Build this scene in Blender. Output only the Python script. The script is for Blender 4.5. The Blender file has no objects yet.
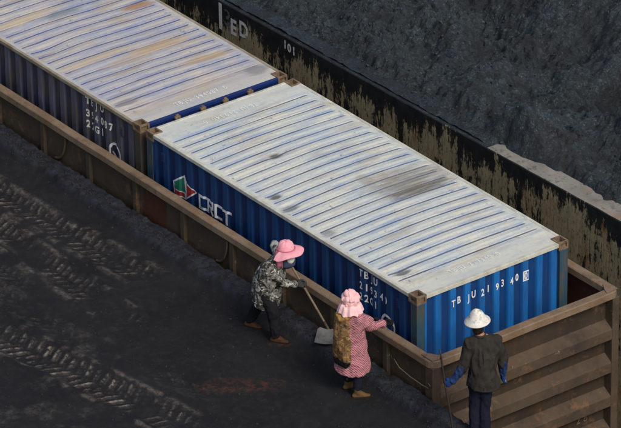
import bpy, bmesh, math, random
import numpy as np
from mathutils import Vector, Matrix, noise
random.seed(4)
S = bpy.context.scene
COL = S.collection
PI = math.pi

# ------------------------------------------------------------------ camera
CP = Vector((45.27404738, -35.50569502, 35.15221757))
yaw, pit, roll = 2.5002672300670614, -0.49417089987680346, -0.013216068904597224
fw = Vector((math.cos(pit)*math.cos(yaw), math.cos(pit)*math.sin(yaw), math.sin(pit)))
rt = fw.cross(Vector((0, 0, 1))).normalized(); up = rt.cross(fw)
r2 = rt*math.cos(roll) + up*math.sin(roll); u2 = -rt*math.sin(roll) + up*math.cos(roll)
cd = bpy.data.cameras.new('camera'); cam = bpy.data.objects.new('camera', cd); COL.objects.link(cam)
M = Matrix((r2, u2, -fw)).transposed().to_4x4(); M.translation = CP
cam.matrix_world = M
cd.lens = 294.87; cd.sensor_width = 36; cd.clip_start = 1; cd.clip_end = 2000
S.camera = cam
# ------------------------------------------------------------------ world, sun, exposure
SUN_EL, SUN_AZ = math.radians(46), math.radians(-6)      # azimuth measured from +x towards +y
w = bpy.data.worlds.new('World'); S.world = w; w.use_nodes = True
nt = w.node_tree; bg = nt.nodes['Background']
sky = nt.nodes.new('ShaderNodeTexSky'); sky.sky_type = 'NISHITA'; sky.sun_disc = False
sky.sun_elevation = SUN_EL; sky.sun_rotation = PI/2 - SUN_AZ
sky.air_density = 1.0; sky.dust_density = 4.0; sky.ozone_density = 1.0
nt.links.new(sky.outputs[0], bg.inputs[0]); bg.inputs[1].default_value = 0.105
sl = bpy.data.lights.new('sun', 'SUN'); sl.energy = 1.45; sl.angle = math.radians(20); sl.color = (1, .94, .86)
so = bpy.data.objects.new('sun', sl); COL.objects.link(so)
sd = Vector((math.cos(SUN_EL)*math.cos(SUN_AZ), math.cos(SUN_EL)*math.sin(SUN_AZ), math.sin(SUN_EL)))
so.rotation_euler = sd.to_track_quat('Z', 'Y').to_euler(); so.location = sd*40
S.view_settings.view_transform = 'Standard'; S.view_settings.look = 'None'
S.view_settings.exposure = 0.17; S.view_settings.gamma = 1

# ------------------------------------------------------------------ materials
class NT:
    def __init__(s, name):
        s.m = bpy.data.materials.new(name); s.m.use_nodes = True
        s.t = s.m.node_tree; s.b = s.t.nodes['Principled BSDF']
        s.co = s.n('ShaderNodeTexCoord').outputs['Object']
    def n(s, ty, **k):
        x = s.t.nodes.new(ty)
        for a, v in k.items(): setattr(x, a, v)
        return x
    def l(s, a, b): s.t.links.new(a, b)
    def put(s, sock, v):
        if hasattr(v, 'node'): s.l(v, sock)
        else: sock.default_value = v
    def mapping(s, scale=(1, 1, 1), loc=(0, 0, 0), rot=(0, 0, 0), src=None):
        m = s.n('ShaderNodeMapping'); s.l(src or s.co, m.inputs[0])
        m.inputs['Location'].default_value = loc; m.inputs['Rotation'].default_value = rot; m.inputs['Scale'].default_value = scale
        return m.outputs[0]
    def noise(s, scale, vec=None, detail=5, rough=.6, dist=0):
        x = s.n('ShaderNodeTexNoise'); s.l(vec or s.co, x.inputs['Vector'])
        x.inputs['Scale'].default_value = scale; x.inputs['Detail'].default_value = detail
        x.inputs['Roughness'].default_value = rough; x.inputs['Distortion'].default_value = dist
        return x.outputs['Fac']
    def ramp(s, v, lo, hi, a=0., b=1.):
        x = s.n('ShaderNodeMapRange'); s.put(x.inputs[0], v)
        x.inputs[1].default_value = lo; x.inputs[2].default_value = hi; x.inputs[3].default_value = a; x.inputs[4].default_value = b
        return x.outputs[0]
    def math(s, op, a, b=0.):
        x = s.n('ShaderNodeMath', operation=op); s.put(x.inputs[0], a); s.put(x.inputs[1], b); return x.outputs[0]
    def mix(s, f, a, b):
        x = s.n('ShaderNodeMix', data_type='RGBA'); s.put(x.inputs[0], f)
        for sock, v in ((x.inputs[6], a), (x.inputs[7], b)):
            s.put(sock, v if hasattr(v, 'node') else (*v, 1))
        return x.outputs[2]
    def attr(s, name): return s.n('ShaderNodeAttribute', attribute_name=name).outputs['Fac']
    def sep(s, src=None):
        x = s.n('ShaderNodeSeparateXYZ'); s.l(src or s.co, x.inputs[0]); return x.outputs
    def ell(s, cx, cy, rx, ry, ang=0, nz=None):
        """soft elliptical patch in the object's own xy, 1 inside"""
        o = s.sep(); dx = s.math('SUBTRACT', o[0], cx); dy = s.math('SUBTRACT', o[1], cy)
        c, n = math.cos(ang), math.sin(ang)
        u = s.math('DIVIDE', s.math('ADD', s.math('MULTIPLY', dx, c), s.math('MULTIPLY', dy, n)), rx)
        v = s.math('DIVIDE', s.math('SUBTRACT', s.math('MULTIPLY', dy, c), s.math('MULTIPLY', dx, n)), ry)
        d = s.math('SQRT', s.math('ADD', s.math('MULTIPLY', u, u), s.math('MULTIPLY', v, v)))
        if nz is not None: d = s.math('ADD', d, s.math('MULTIPLY', s.math('SUBTRACT', nz, .5), 1.6))
        return s.ramp(d, .55, 1.15, 1, 0)
    def done(s, color, rough=.7, bump=None, bs=.3, bd=.01, metal=0, spec=.4):
        s.put(s.b.inputs['Base Color'], color if hasattr(color, 'node') else (*color, 1))
        s.put(s.b.inputs['Roughness'], rough); s.b.inputs['Metallic'].default_value = metal
        s.b.inputs['Specular IOR Level'].default_value = spec
        if bump is not None:
            x = s.n('ShaderNodeBump'); x.inputs['Strength'].default_value = bs; x.inputs['Distance'].default_value = bd
            s.l(bump, x.inputs['Height']); s.l(x.outputs[0], s.b.inputs['Normal'])
        return s.m

def simple(name, c1, c2, scale=6, rough=.7, lo=.35, hi=.65, bs=.3, bd=.005, spec=.4, metal=0):
    g = NT(name); n = g.noise(scale)
    return g.done(g.mix(g.ramp(n, lo, hi), c1, c2), rough, g.noise(scale*6), bs, bd, metal, spec)

def m_ground():
    g = NT('coal_dusted_ground')
    n = g.noise(1.1, detail=8); f = g.noise(9, detail=6, rough=.7); fi = g.noise(60, detail=4)
    c = g.mix(g.ramp(n, .3, .7), (.0068, .0070, .0084), (.0160, .0158, .0170))
    c = g.mix(g.ramp(f, .5, .78), c, (.025, .023, .0225))
    c = g.mix(g.math('MULTIPLY', g.ramp(g.noise(28, detail=3), .66, .74), .5), c, (.006, .006, .007))
    d = g.math('MULTIPLY', g.attr('dust'), g.ramp(g.noise(14, detail=8, rough=.78), .40, .60))
    d = g.math('MULTIPLY', d, g.ramp(fi, .25, .6, .5, 1))
    c = g.mix(d, c, (.33, .285, .24))
    st = g.math('MAXIMUM', g.ell(-1.2, -1.98, .62, .2, .95, g.noise(5)), g.ell(-1.75, -.95, .17, .06, .9, g.noise(9)))
    st = g.math('MULTIPLY', st, g.ramp(g.noise(12, detail=6, rough=.75), .45, .7))
    c = g.mix(g.math('MULTIPLY', st, .55), c, (.17, .055, .025))
    c = g.mix(g.math('MULTIPLY', g.attr('ridge'), .9), c, g.mix(g.ramp(f, .4, .75), (.015, .0175, .026), (.036, .040, .053)))
    return g.done(c, g.ramp(f, .3, .7, .75, .95), g.noise(45, detail=8, rough=.7), .55, .02, spec=.25)
def m_coal():
    g = NT('raw_coal')
    n = g.noise(1.6, detail=8); f = g.noise(14, detail=8, rough=.75)
    c = g.mix(g.ramp(n, .3, .7), (.006, .012, .017), (.016, .029, .038))
    c = g.mix(g.ramp(f, .50, .66), c, (.034, .053, .064))
    c = g.mix(g.ramp(g.noise(9, g.mapping(loc=(4, 4, 4)), 9, .78), .55, .66), c, (.060, .085, .098))
    c = g.mix(g.math('MULTIPLY', g.ramp(g.noise(38, detail=6, rough=.7), .56, .64), .8), c, (.12, .15, .165))
    c = g.mix(g.math('MULTIPLY', g.ramp(g.noise(5, g.mapping(loc=(1, 8, 2)), 8, .75), .49, .60), .85), c, (.004, .006, .008))
    c = g.mix(g.math('MULTIPLY', g.ramp(g.noise(.75, g.mapping(loc=(5, 3, 0)), 4), .44, .62), .6), c, (.005, .0075, .010))
    c = g.mix(g.math('MULTIPLY', g.ell(-3.3, 6.6, 1.0, 1.0, 0, g.noise(3)), .85), c, (.003, .004, .006))  # shade of the hollow painted into the coal as a dark ellipse
    c = g.mix(g.math('MULTIPLY', g.ramp(g.noise(.8, g.mapping(loc=(3, 1, 0)), 3), .62, .72), .2), c, (.035, .025, .018))
    return g.done(c, g.ramp(f, .3, .7, .5, .85), g.noise(22, detail=8, rough=.7), .9, .035, spec=.5)
def m_lump():
    g = NT('coal_lumps'); f = g.noise(30, detail=2)
    return g.done(g.mix(g.ramp(f, .4, .7), (.012, .018, .024), (.04, .055, .07)), .6, g.noise(60), .5, .01)
def m_roof(name, base, base2, blue, groove, stains, tan, blue2):
    g = NT(name)
    n = g.noise(1.3, detail=6); str_ = g.noise(1, g.mapping((9, 1.2, 1)), 8, .7); fine = g.noise(22, detail=7, rough=.7)
    c = g.mix(g.ramp(n, .3, .7), base, base2)
    c = g.mix(g.math('MULTIPLY', g.ramp(str_, .47, .64), .62), c, blue)
    c = g.mix(g.math('MULTIPLY', g.ramp(fine, .50, .74), .35), c, (.22, .20, .17))
    c = g.mix(g.math('MULTIPLY', g.ramp(g.noise(1, g.mapping((4, 1.0, 1), (5, 2, 0)), 7, .7), .52, .66), tan), c, (.42, .35, .25))
    # paint scraped off in small angular flakes
    c = g.mix(g.math('MULTIPLY', g.ramp(g.noise(5, g.mapping((1.6, 1, 1), (9, 4, 0)), 9, .8), .61, .64), .75), c, (.12, .17, .27))
    c = g.mix(g.math('MULTIPLY', g.ramp(g.noise(7, g.mapping((1, 1.5, 1), (1, 7, 0)), 7, .8), .63, .66), .8), c, (.19, .11, .06))
    c = g.mix(g.math('MULTIPLY', g.math('MULTIPLY', g.attr('halo'), g.ramp(g.noise(1, g.mapping((3, 1.1, 1), (4, 4, 0)), 6, .65), .38, .62)), .62), c, blue2)
    edge = g.attr('edge')
    c = g.mix(g.math('MULTIPLY', edge, .55), c, (.60, .60, .52))
    gr = g.math('MULTIPLY', g.ramp(g.attr('groove'), .15, .55), g.ramp(g.noise(2.2, detail=5), .3, .62, .72, 1.))
    gc = g.mix(g.ramp(g.noise(1.7, g.mapping(loc=(7, 0, 0)), 4), .38, .6), (.075, .075, .08), groove)
    c = g.mix(gr, c, gc)
    for (cx, cy, rx, ry, k, colr) in stains:
        sn = g.noise(3.2, g.mapping((5, .9, 1)), 7, .75)
        e = g.math('MULTIPLY', g.ell(cx, cy, rx, ry, 0, sn), g.ramp(g.noise(1, g.mapping((26, 1.6, 1), (3, 1, 0)), 6, .7), .36, .58, .25, 1) if rx > .12 and ry > .5 and rx < .5 else 1.)
        c = g.mix(g.math('MULTIPLY', e, k), c, colr)
    return g.done(c, g.ramp(fine, .3, .7, .45, .7), g.noise(6, detail=7), .25, .01, spec=.35)
def m_paint(name, c1, c2, rust, amount, streak=.5, outer=None):
    g = NT(name)
    n = g.noise(2, detail=6); v = g.noise(1, g.mapping((9, 9, 1.1)), 8, .7)
    c = g.mix(g.ramp(n, .3, .7), c1, c2)
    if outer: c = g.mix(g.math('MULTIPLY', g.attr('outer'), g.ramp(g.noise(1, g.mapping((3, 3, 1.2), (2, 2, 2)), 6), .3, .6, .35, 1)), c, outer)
    c = g.mix(g.math('MULTIPLY', g.ramp(v, .45, .75), streak), c, tuple(x*.45+.012 for x in c1))
    c = g.mix(g.math('MULTIPLY', g.ramp(g.noise(3, g.mapping((5, 5, .9)), 8, .75), .62-amount*.3, .72-amount*.2), min(1, amount*2.2)), c, rust)
    return g.done(c, g.ramp(v, .3, .7, .38, .7), g.noise(12, detail=6), .2, .01, spec=.4)
def m_wagon(name, c1, c2, rust, k=.5):
    g = NT(name)
    n = g.noise(1.7, detail=8, rough=.65); s1 = g.noise(1, g.mapping((5, 5, .8)), 8, .7)
    c = g.mix(g.ramp(n, .35, .68), c1, c2)
    c = g.mix(g.math('MULTIPLY', g.ramp(s1, .52, .7), k), c, rust)
    c = g.mix(g.math('MULTIPLY', g.ramp(g.noise(16, detail=7, rough=.75), .55, .75), .5), c, tuple(x*.45 for x in c1))
    c = g.mix(g.math('MULTIPLY', g.ramp(g.noise(4, g.mapping(loc=(8, 3, 1)), 9, .8), .64, .68), .6), c, (.30, .27, .23))
    c = g.mix(g.math('MULTIPLY', g.ramp(g.noise(1.1, g.mapping(loc=(2, 9, 4)), 9, .75), .52, .66), .6), c, (.022, .020, .020))
    c = g.mix(g.math('MULTIPLY', g.ramp(g.noise(2.3, g.mapping(loc=(6, 2, 8)), 9, .78), .56, .62), .55), c, (.20, .10, .05))
    return g.done(c, .8, g.noise(14, detail=9, rough=.72), .6, .02, spec=.3)
def m_wall():
    g = NT('peeling_black_paint'); o = g.sep()
    st = g.noise(1, g.mapping((8.5, 8.5, 1.15)), 9, .72, .5); fine = g.noise(11, g.mapping((1.6, 1.6, .8)), 8, .75)
    big = g.noise(1.15, g.mapping((1, 1, .35), (2, 0, 0)), 4)
    top = g.math('SUBTRACT', g.math('ADD', g.math('MULTIPLY', o[0], .019), 2.43), o[2])       # metres below the coping
    colm = g.noise(1, g.mapping((6.5, 6.5, .35)), 8, .7, .5)                        # columns where the paint has run off
    dens = g.math('MULTIPLY', g.ramp(o[0], -9.5, -5), .05)
    k = g.math('ADD', g.math('MULTIPLY', colm, .40), g.math('MULTIPLY', fine, .40)); k = g.math('ADD', k, g.math('MULTIPLY', st, .20))
    k = g.math('ADD', k, dens); k = g.math('ADD', k, g.math('MULTIPLY', g.math('SUBTRACT', big, .52), .42))
    k = g.math('ADD', k, g.ramp(top, .04, .42, -.10, .028))
    k = g.ramp(k, .522, .552)
    bare = g.mix(g.ramp(g.noise(3, detail=8, rough=.7), .35, .65), (.44, .37, .20), (.30, .27, .18))
    bare = g.mix(g.ramp(g.noise(1, g.mapping((22, 22, 1.6)), 7, .7), .5, .7), bare, (.20, .165, .10))
    black = g.mix(g.ramp(g.noise(6, detail=7), .4, .75), (.010, .0115, .012), (.030, .030, .027))
    bare = g.mix(g.ramp(g.noise(2.5, g.mapping((1, 1, .6), (6, 0, 3)), 7, .7), .54, .66), bare, (.30, .16, .075))
    bare = g.mix(g.ramp(g.noise(26, g.mapping((1, 1, .45)), 8, .8), .52, .62), bare, (.06, .055, .04))
    c = g.mix(k, black, bare)
    return g.done(c, .75, k, .4, .01, spec=.3)
def m_concrete():
    g = NT('weathered_concrete')
    c = g.mix(g.ramp(g.noise(3, detail=8), .35, .7), (.29, .275, .235), (.19, .18, .16))
    c = g.mix(g.ramp(g.noise(9, detail=8, rough=.78), .53, .66), c, (.06, .058, .055))
    c = g.mix(g.math('MULTIPLY', g.ramp(g.noise(2.2, g.mapping(loc=(4, 4, 0)), 6), .56, .66), .6), c, (.27, .15, .08))
    return g.done(c, .9, g.noise(30, detail=8), .5, .02)
def m_letter(name, col, wear, under):
    g = NT(name)
    k = g.ramp(g.noise(16, detail=6, rough=.75), wear, wear+.05)
    return g.done(g.mix(k, col, under), .6)
def m_camo():
    g = NT('camouflage_cloth'); a = g.noise(9, detail=5, rough=.6, dist=1.2); b = g.noise(13, g.mapping(loc=(3, 3, 3)), 5, .65, 1.5)
    c = g.mix(g.ramp(a, .50, .52), (.045, .048, .040), (.18, .18, .155))
    c = g.mix(g.ramp(b, .56, .58), c, (.52, .51, .47))
    c = g.mix(g.ramp(g.noise(15, g.mapping(loc=(9, 1, 3)), 4, .6, 1), .60, .62), c, (.012, .012, .013))
    return g.done(c, .9, g.noise(14, detail=3), .4, .02, spec=.1)
def m_plaid():
    g = NT('pink_checked_cloth')
    def wave(axis, scale):
        x = g.n('ShaderNodeTexWave', wave_type='BANDS', bands_direction=axis); x.inputs['Scale'].default_value = scale*1.15
        x.inputs['Distortion'].default_value = 1.2; x.inputs['Detail'].default_value = 1; g.l(g.co, x.inputs[0]); return x.outputs['Fac']
    h = wave('Z', 13); v = wave('DIAGONAL', 15)
    c = g.mix(g.ramp(h, .45, .6), (.50, .155, .185), (.15, .035, .055))
    c = g.mix(g.math('MULTIPLY', g.ramp(v, .5, .65), .55), c, (.62, .40, .42))
    c = g.mix(g.math('MULTIPLY', g.ramp(g.noise(30, detail=3), .5, .7), .3), c, (.5, .32, .33))
    return g.done(c, .92, g.noise(11, detail=3), .5, .03, spec=.1)
def m_mustard():
    g = NT('mustard_patterned_cloth'); a = g.noise(10, detail=3, dist=1.5)
    c = g.mix(g.ramp(a, .48, .53), (.22, .13, .055), (.12, .07, .035))
    c = g.mix(g.ramp(g.noise(22, g.mapping(loc=(5, 5, 5)), 3, .5, 2), .58, .61), c, (.30, .20, .10))
    return g.done(c, .9, g.noise(12), .4, .02, spec=.1)
def m_cloth(name, c1, c2=None, scale=9, bd=.02, rough=.9):
    g = NT(name); c2 = c2 or tuple(x*.75 for x in c1)
    return g.done(g.mix(g.ramp(g.noise(scale), .35, .65), c1, c2), rough, g.noise(scale*1.3, detail=5), .45, bd, spec=.12)
def m_straw():
    g = NT('pale_printed_straw')
    c = g.mix(g.ramp(g.noise(20, detail=5), .35, .65), (.82, .80, .74), (.62, .60, .55))
    c = g.mix(g.math('MULTIPLY', g.ramp(g.noise(13, g.mapping(loc=(2, 4, 1)), 4, .6, 1), .57, .62), .8), c, (.36, .33, .22))
    c = g.mix(g.math('MULTIPLY', g.ramp(g.noise(18, g.mapping(loc=(7, 1, 6)), 4, .6, 1), .62, .66), .7), c, (.25, .33, .38))
    return g.done(c, .8, g.noise(60), .3, .004)

MT = {}
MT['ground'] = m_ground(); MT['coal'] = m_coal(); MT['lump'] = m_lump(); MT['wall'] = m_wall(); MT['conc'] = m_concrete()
MT['bed'] = simple('dark_ballast', (.012, .012, .013), (.03, .028, .027), 3, .9, bs=.6, bd=.03)
GR = (.10, .095, .07)
MT['roof_a'] = m_roof('worn_white_roof', (.56, .61, .59), (.68, .67, .55), (.34, .44, .54), (.045, .085, .19),
    [(.42, .68, .40, .78, .62, (.13, .10, .07)), (.72, .62, .13, .62, .8, (.08, .07, .05)), (.55, .55, .3, .4, .45, (.20, .175, .13)), (.05, .18, .22, .12, .4, (.22, .18, .13)),
     (-1.28, -.35, .07, .10, .85, (.07, .075, .07)), (-.35, -1.04, .06, .10, .85, (.07, .075, .07)), (.02, -1.07, .09, .16, .7, (.12, .14, .17)), (2.35, -.98, .07, .13, .8, (.08, .09, .1)),
     (.9, -1.1, .10, .12, .6, (.13, .15, .19))], .6, (.16, .26, .50))
MT['roof_b'] = m_roof('worn_lavender_roof', (.40, .42, .47), (.56, .51, .43), (.26, .32, .50), (.022, .05, .19),
    [(2.55, 0, .2, 1.25, .62, (.50, .44, .36)), (2.6, 1.05, .16, .22, .75, (.22, .22, .23)), (1.15, .4, .14, .5, .8, (.46, .34, .20)), (.95, -.55, .10, .7, .75, (.50, .41, .28)),
     (1.25, -.2, .12, .5, .6, (.44, .35, .24)), (-.75, -.7, .11, .75, .8, (.52, .43, .28)), (-.55, -.1, .10, .4, .7, (.16, .22, .24)), (2.3, -1.0, .10, .2, .7, (.2, .19, .2)), (-1.9, .3, .12, .8, .8, (.46, .34, .20)), (-.1, .9, .10, .3, .85, (.36, .20, .10)), (1.9, .7, .10, .5, .8, (.44, .33, .2))], .9, (.10, .15, .36))
RUST = (.13, .075, .035)
MT['blue_end'] = m_paint('blue_end_paint', (.003, .036, .145), (.004, .050, .19), (.05, .06, .09), .2, .45, (.012, .155, .48))  # scuffed flats brighter, recesses darker; light on the folds put into the colour
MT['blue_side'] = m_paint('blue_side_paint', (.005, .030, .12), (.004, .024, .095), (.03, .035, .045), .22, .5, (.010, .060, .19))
MT['navy_side'] = m_paint('dirty_navy_paint', (.030, .036, .080), (.045, .045, .065), (.09, .07, .045), .5, .4, (.115, .125, .185))
MT['navy_end'] = m_paint('navy_end_paint', (.006, .02, .12), (.008, .028, .14), (.03, .025, .03), .2)
MT['post'] = m_paint('rusty_blue_post', (.012, .065, .15), (.045, .085, .09), (.12, .075, .035), .42, .35)
MT['post_dirty'] = m_paint('grimy_post', (.085, .075, .05), (.045, .05, .06), (.10, .06, .03), .5, .4)
MT['cast'] = simple('rusty_casting', (.24, .18, .115), (.12, .075, .045), 12, .8, bd=.01)
MT['rail_a'] = simple('chalky_top_rail', (.62, .62, .55), (.42, .42, .34), 7, .7)
MT['rail_b'] = simple('tan_top_rail', (.34, .31, .24), (.24, .19, .12), 5, .7)
MT['rim'] = m_wagon('rusty_rim_steel', (.165, .115, .072), (.27, .20, .135), (.17, .085, .04), .65)
MT['wside'] = m_wagon('grimy_side_steel', (.058, .045, .030), (.080, .060, .038), (.10, .045, .022), .45)
MT['wend'] = m_wagon('brown_end_steel', (.034, .025, .017), (.054, .039, .026), (.11, .048, .018), .5)
MT['wrib'] = m_wagon('dusty_rib_steel', (.058, .042, .028), (.104, .077, .052), (.11, .055, .026), .5)
MT['winside'] = m_wagon('rusty_inside_steel', (.075, .028, .017), (.10, .035, .02), (.05, .02, .012), .5)
MT['steel'] = simple('dark_steel', (.05, .045, .04), (.09, .06, .04), 8, .6, metal=.5)
MT['white_l'] = m_letter('white_lettering', (.78, .79, .80), .60, (.02, .06, .2))
MT['white_d'] = m_letter('dull_white_lettering', (.72, .70, .64), .58, (.05, .045, .06))
MT['white_r'] = m_letter('faded_roof_lettering', (.80, .80, .77), .53, (.62, .66, .62))
MT['white_w'] = m_letter('worn_wall_lettering', (.70, .72, .68), .56, (.06, .06, .055))
MT['grey_w'] = m_letter('faint_wall_lettering', (.12, .13, .14), .5, (.012, .012, .013))
MT['chalk'] = m_letter('chalk_marks', (.14, .13, .11), .5, (.035, .028, .018))
MT['green'] = simple('green_emblem_paint', (.02, .20, .12), (.02, .15, .10), 20, .6)
MT['red'] = simple('red_emblem_paint', (.40, .035, .03), (.27, .03, .03), 20, .6)
MT['skin'] = simple('tanned_skin', (.42, .24, .15), (.36, .19, .12), 14, .55, bd=.002)
MT['hair'] = simple('black_hair', (.012, .01, .009), (.025, .02, .018), 40, .5)
MT['camo'] = m_camo(); MT['plaid'] = m_plaid(); MT['mustard'] = m_mustard(); MT['straw'] = m_straw()
MT['pink'] = m_cloth('pink_hat_cloth', (.88, .42, .47), (.83, .34, .40), 12)
MT['pinkpale'] = m_cloth('pale_pink_cloth', (.90, .58, .57), (.84, .47, .48), 14)
MT['trouser'] = m_cloth('black_trouser_cloth', (.010, .010, .013), (.016, .016, .02))
MT['navy_t'] = m_cloth('dark_navy_trouser_cloth', (.009, .011, .024), (.014, .016, .03))
MT['jacket'] = m_cloth('dark_olive_jacket_cloth', (.040, .037, .032), (.027, .025, .022), 7, .03)
MT['blue_g'] = m_cloth('blue_glove_cloth', (.012, .038, .14), (.016, .055, .19), 16)
MT['blue_s'] = m_cloth('navy_sleeve_cloth', (.014, .028, .085), (.02, .05, .14), 10)
MT['black_g'] = m_cloth('black_glove_cloth', (.015, .016, .02))
MT['grey_g'] = m_cloth('grey_glove_cloth', (.20, .21, .20), (.10, .11, .11), 16)
MT['dgrey_g'] = m_cloth('dark_grey_glove_cloth', (.05, .055, .055))
MT['scarf'] = m_cloth('dark_blue_scarf_cloth', (.035, .055, .10), (.06, .08, .13), 18)
MT['mask'] = m_cloth('white_mask_cloth', (.80, .76, .70), (.70, .64, .55))
MT['boot'] = m_cloth('brown_suede', (.16, .098, .043), (.10, .06, .028), 14)
MT['shoe'] = m_cloth('muddy_orange_shoe', (.10, .045, .022), (.05, .028, .018), 14)
MT['shoe_b'] = m_cloth('black_shoe', (.012, .012, .013))
MT['sole'] = m_cloth('dark_sole', (.02, .017, .014))
MT['wood'] = simple('weathered_wood', (.24, .18, .12), (.15, .11, .075), 9, .75)
MT['dwood'] = simple('dark_wood', (.022, .017, .014), (.04, .03, .025), 9, .7)
MT['blade'] = simple('worn_shovel_steel', (.42, .42, .40), (.24, .235, .23), 7, .5, metal=.2, bd=.003)
MT['rope'] = m_cloth('white_rope', (.70, .71, .72), (.55, .56, .57), 30, .004)
MT['wire'] = m_cloth('pale_wire', (.22, .18, .12))
MT['eye'] = simple('dark_eye', (.01, .008, .006), (.015, .01, .008), 9, .2)

# ------------------------------------------------------------------ helpers
def tag(o, label=None, cat=None, group=None, kind=None):
    if label: o['label'] = label
    if cat: o['category'] = cat
    if group: o['group'] = group
    if kind: o['kind'] = kind
    return o
def empty(name, loc, label, cat, rz=0, group=None):
    o = bpy.data.objects.new(name, None); COL.objects.link(o); o.location = loc; o.rotation_euler = (0, 0, rz)
    o.empty_display_size = .2
    return tag(o, label, cat, group)
def obj(name, bm, mat, parent=None, smooth=False, rel=True, label=None):
    """rel: the mesh is in world coordinates and is shifted to the parent's origin (unrotated parents)"""
    if isinstance(bm, bpy.types.Mesh): me = bm
    else:
        me = bpy.data.meshes.new(name); bm.to_mesh(me); bm.free()
    o = bpy.data.objects.new(name, me); COL.objects.link(o)
    for m in (mat if isinstance(mat, (list, tuple)) else [mat]): me.materials.append(m)
    if smooth: me.polygons.foreach_set('use_smooth', [True]*len(me.polygons))
    if parent:
        o.parent = parent
        if rel:
            q = parent; off = Vector()
            while q: off += q.location; q = q.parent
            me.transform(Matrix.Translation(-off))
    if label: o['label'] = label
    return o
def box(bm, a, b, bev=.004, rot=None, piv=None):
    a, b = Vector(a), Vector(b); c = (a+b)/2; d = b-a
    r = bmesh.ops.create_cube(bm, size=1); vs = r['verts']
    bmesh.ops.scale(bm, vec=d, verts=vs); bmesh.ops.translate(bm, vec=c, verts=vs)
    if bev > 0:
        es = list({e for v in vs for e in v.link_edges})
        rr = bmesh.ops.bevel(bm, geom=es, offset=min(bev, min(abs(x) for x in d)*.4), segments=2, profile=.5, affect='EDGES')
        vs = list({v for f in rr['faces'] for v in f.verts} | {v for v in vs if v.is_valid})
    if rot is not None: bmesh.ops.rotate(bm, verts=vs, cent=piv or c, matrix=rot)
    return vs
def BM(*boxes, bev=.004):
    bm = bmesh.new()
    for a, b in boxes: box(bm, a, b, bev)
    return bm
def prism(bm, prof, p0, p1, side, upv=(0, 0, 1)):
    """closed profile [(s,u)] swept straight from p0 to p1"""
    p0, p1, side, upv = Vector(p0), Vector(p1), Vector(side), Vector(upv)
    A = [bm.verts.new(p0+side*s+upv*u) for s, u in prof]; B = [bm.verts.new(p1+side*s+upv*u) for s, u in prof]
    n = len(prof)
    for i in range(n): bm.faces.new((A[i], A[(i+1) % n], B[(i+1) % n], B[i]))
    bm.faces.new(A[::-1]); bm.faces.new(B)
    bmesh.ops.recalc_face_normals(bm, faces=bm.faces)
def tube(bm, pts, r, seg=8, cap=True):
    pts = [Vector(p) for p in pts]; rs = r if isinstance(r, (list, tuple)) else [r]*len(pts)
    rings = []; ref = Vector((0, 0, 1))
    for i, p in enumerate(pts):
        t = (pts[min(i+1, len(pts)-1)]-pts[max(i-1, 0)]).normalized()
        if abs(t.dot(ref)) > .95: ref = Vector((1, .2, 0)).normalized()
        a = t.cross(ref).normalized(); b = t.cross(a)
        rings.append([bm.verts.new(p+(a*math.cos(k*2*PI/seg)+b*math.sin(k*2*PI/seg))*rs[i]) for k in range(seg)])
    for A, B in zip(rings, rings[1:]):
        for k in range(seg): bm.faces.new((A[k], A[(k+1) % seg], B[(k+1) % seg], B[k]))
    if cap: bm.faces.new(rings[0][::-1]); bm.faces.new(rings[-1])
    bmesh.ops.recalc_face_normals(bm, faces=bm.faces)
def grid_mesh(name, X, Y, Z, attrs=None):
    """X,Y,Z arrays [ni,nj]"""
    ni, nj = X.shape
    me = bpy.data.meshes.new(name)
    co = np.stack([X, Y, Z], -1).reshape(-1, 3)
    idx = np.arange(ni*nj).reshape(ni, nj)
    q = np.stack([idx[:-1, :-1], idx[1:, :-1], idx[1:, 1:], idx[:-1, 1:]], -1).reshape(-1, 4)
    me.from_pydata(co.tolist(), [], q.tolist())
    for k, v in (attrs or {}).items():
        a = me.attributes.new(k, 'FLOAT', 'POINT'); a.data.foreach_set('value', np.ascontiguousarray(v.reshape(-1), dtype=np.float32))
    me.update()
    return me
def _h(ix, iy, s):
    n = (ix*374761393 + iy*668265263 + s*974634777) & 0xffffffff
    n = ((n ^ (n >> 13))*1274126177) & 0xffffffff
    return ((n ^ (n >> 16)) & 0xffff)/65535.
def vn(x, y, s=0):
    ix = np.floor(x).astype(np.int64); iy = np.floor(y).astype(np.int64); fx = x-ix; fy = y-iy
    fx = fx*fx*(3-2*fx); fy = fy*fy*(3-2*fy)
    return (_h(ix, iy, s)*(1-fx)+_h(ix+1, iy, s)*fx)*(1-fy) + (_h(ix, iy+1, s)*(1-fx)+_h(ix+1, iy+1, s)*fx)*fy
def fbm(x, y, f, o=5, s=0, g=.5):
    v = 0; a = 1; t = 0
    for k in range(o):
        v = v+a*vn(x*f+17*k, y*f-9*k, s+k); t += a; a *= g; f *= 2.03
    return v/t
def sst(x, a, b):
    t = np.clip((x-a)/(b-a), 0, 1); return t*t*(3-2*t)

# ------------------------------------------------------------------ the setting
GZ = 1.75            # platform level (wagon floor is z = 0)
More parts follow.
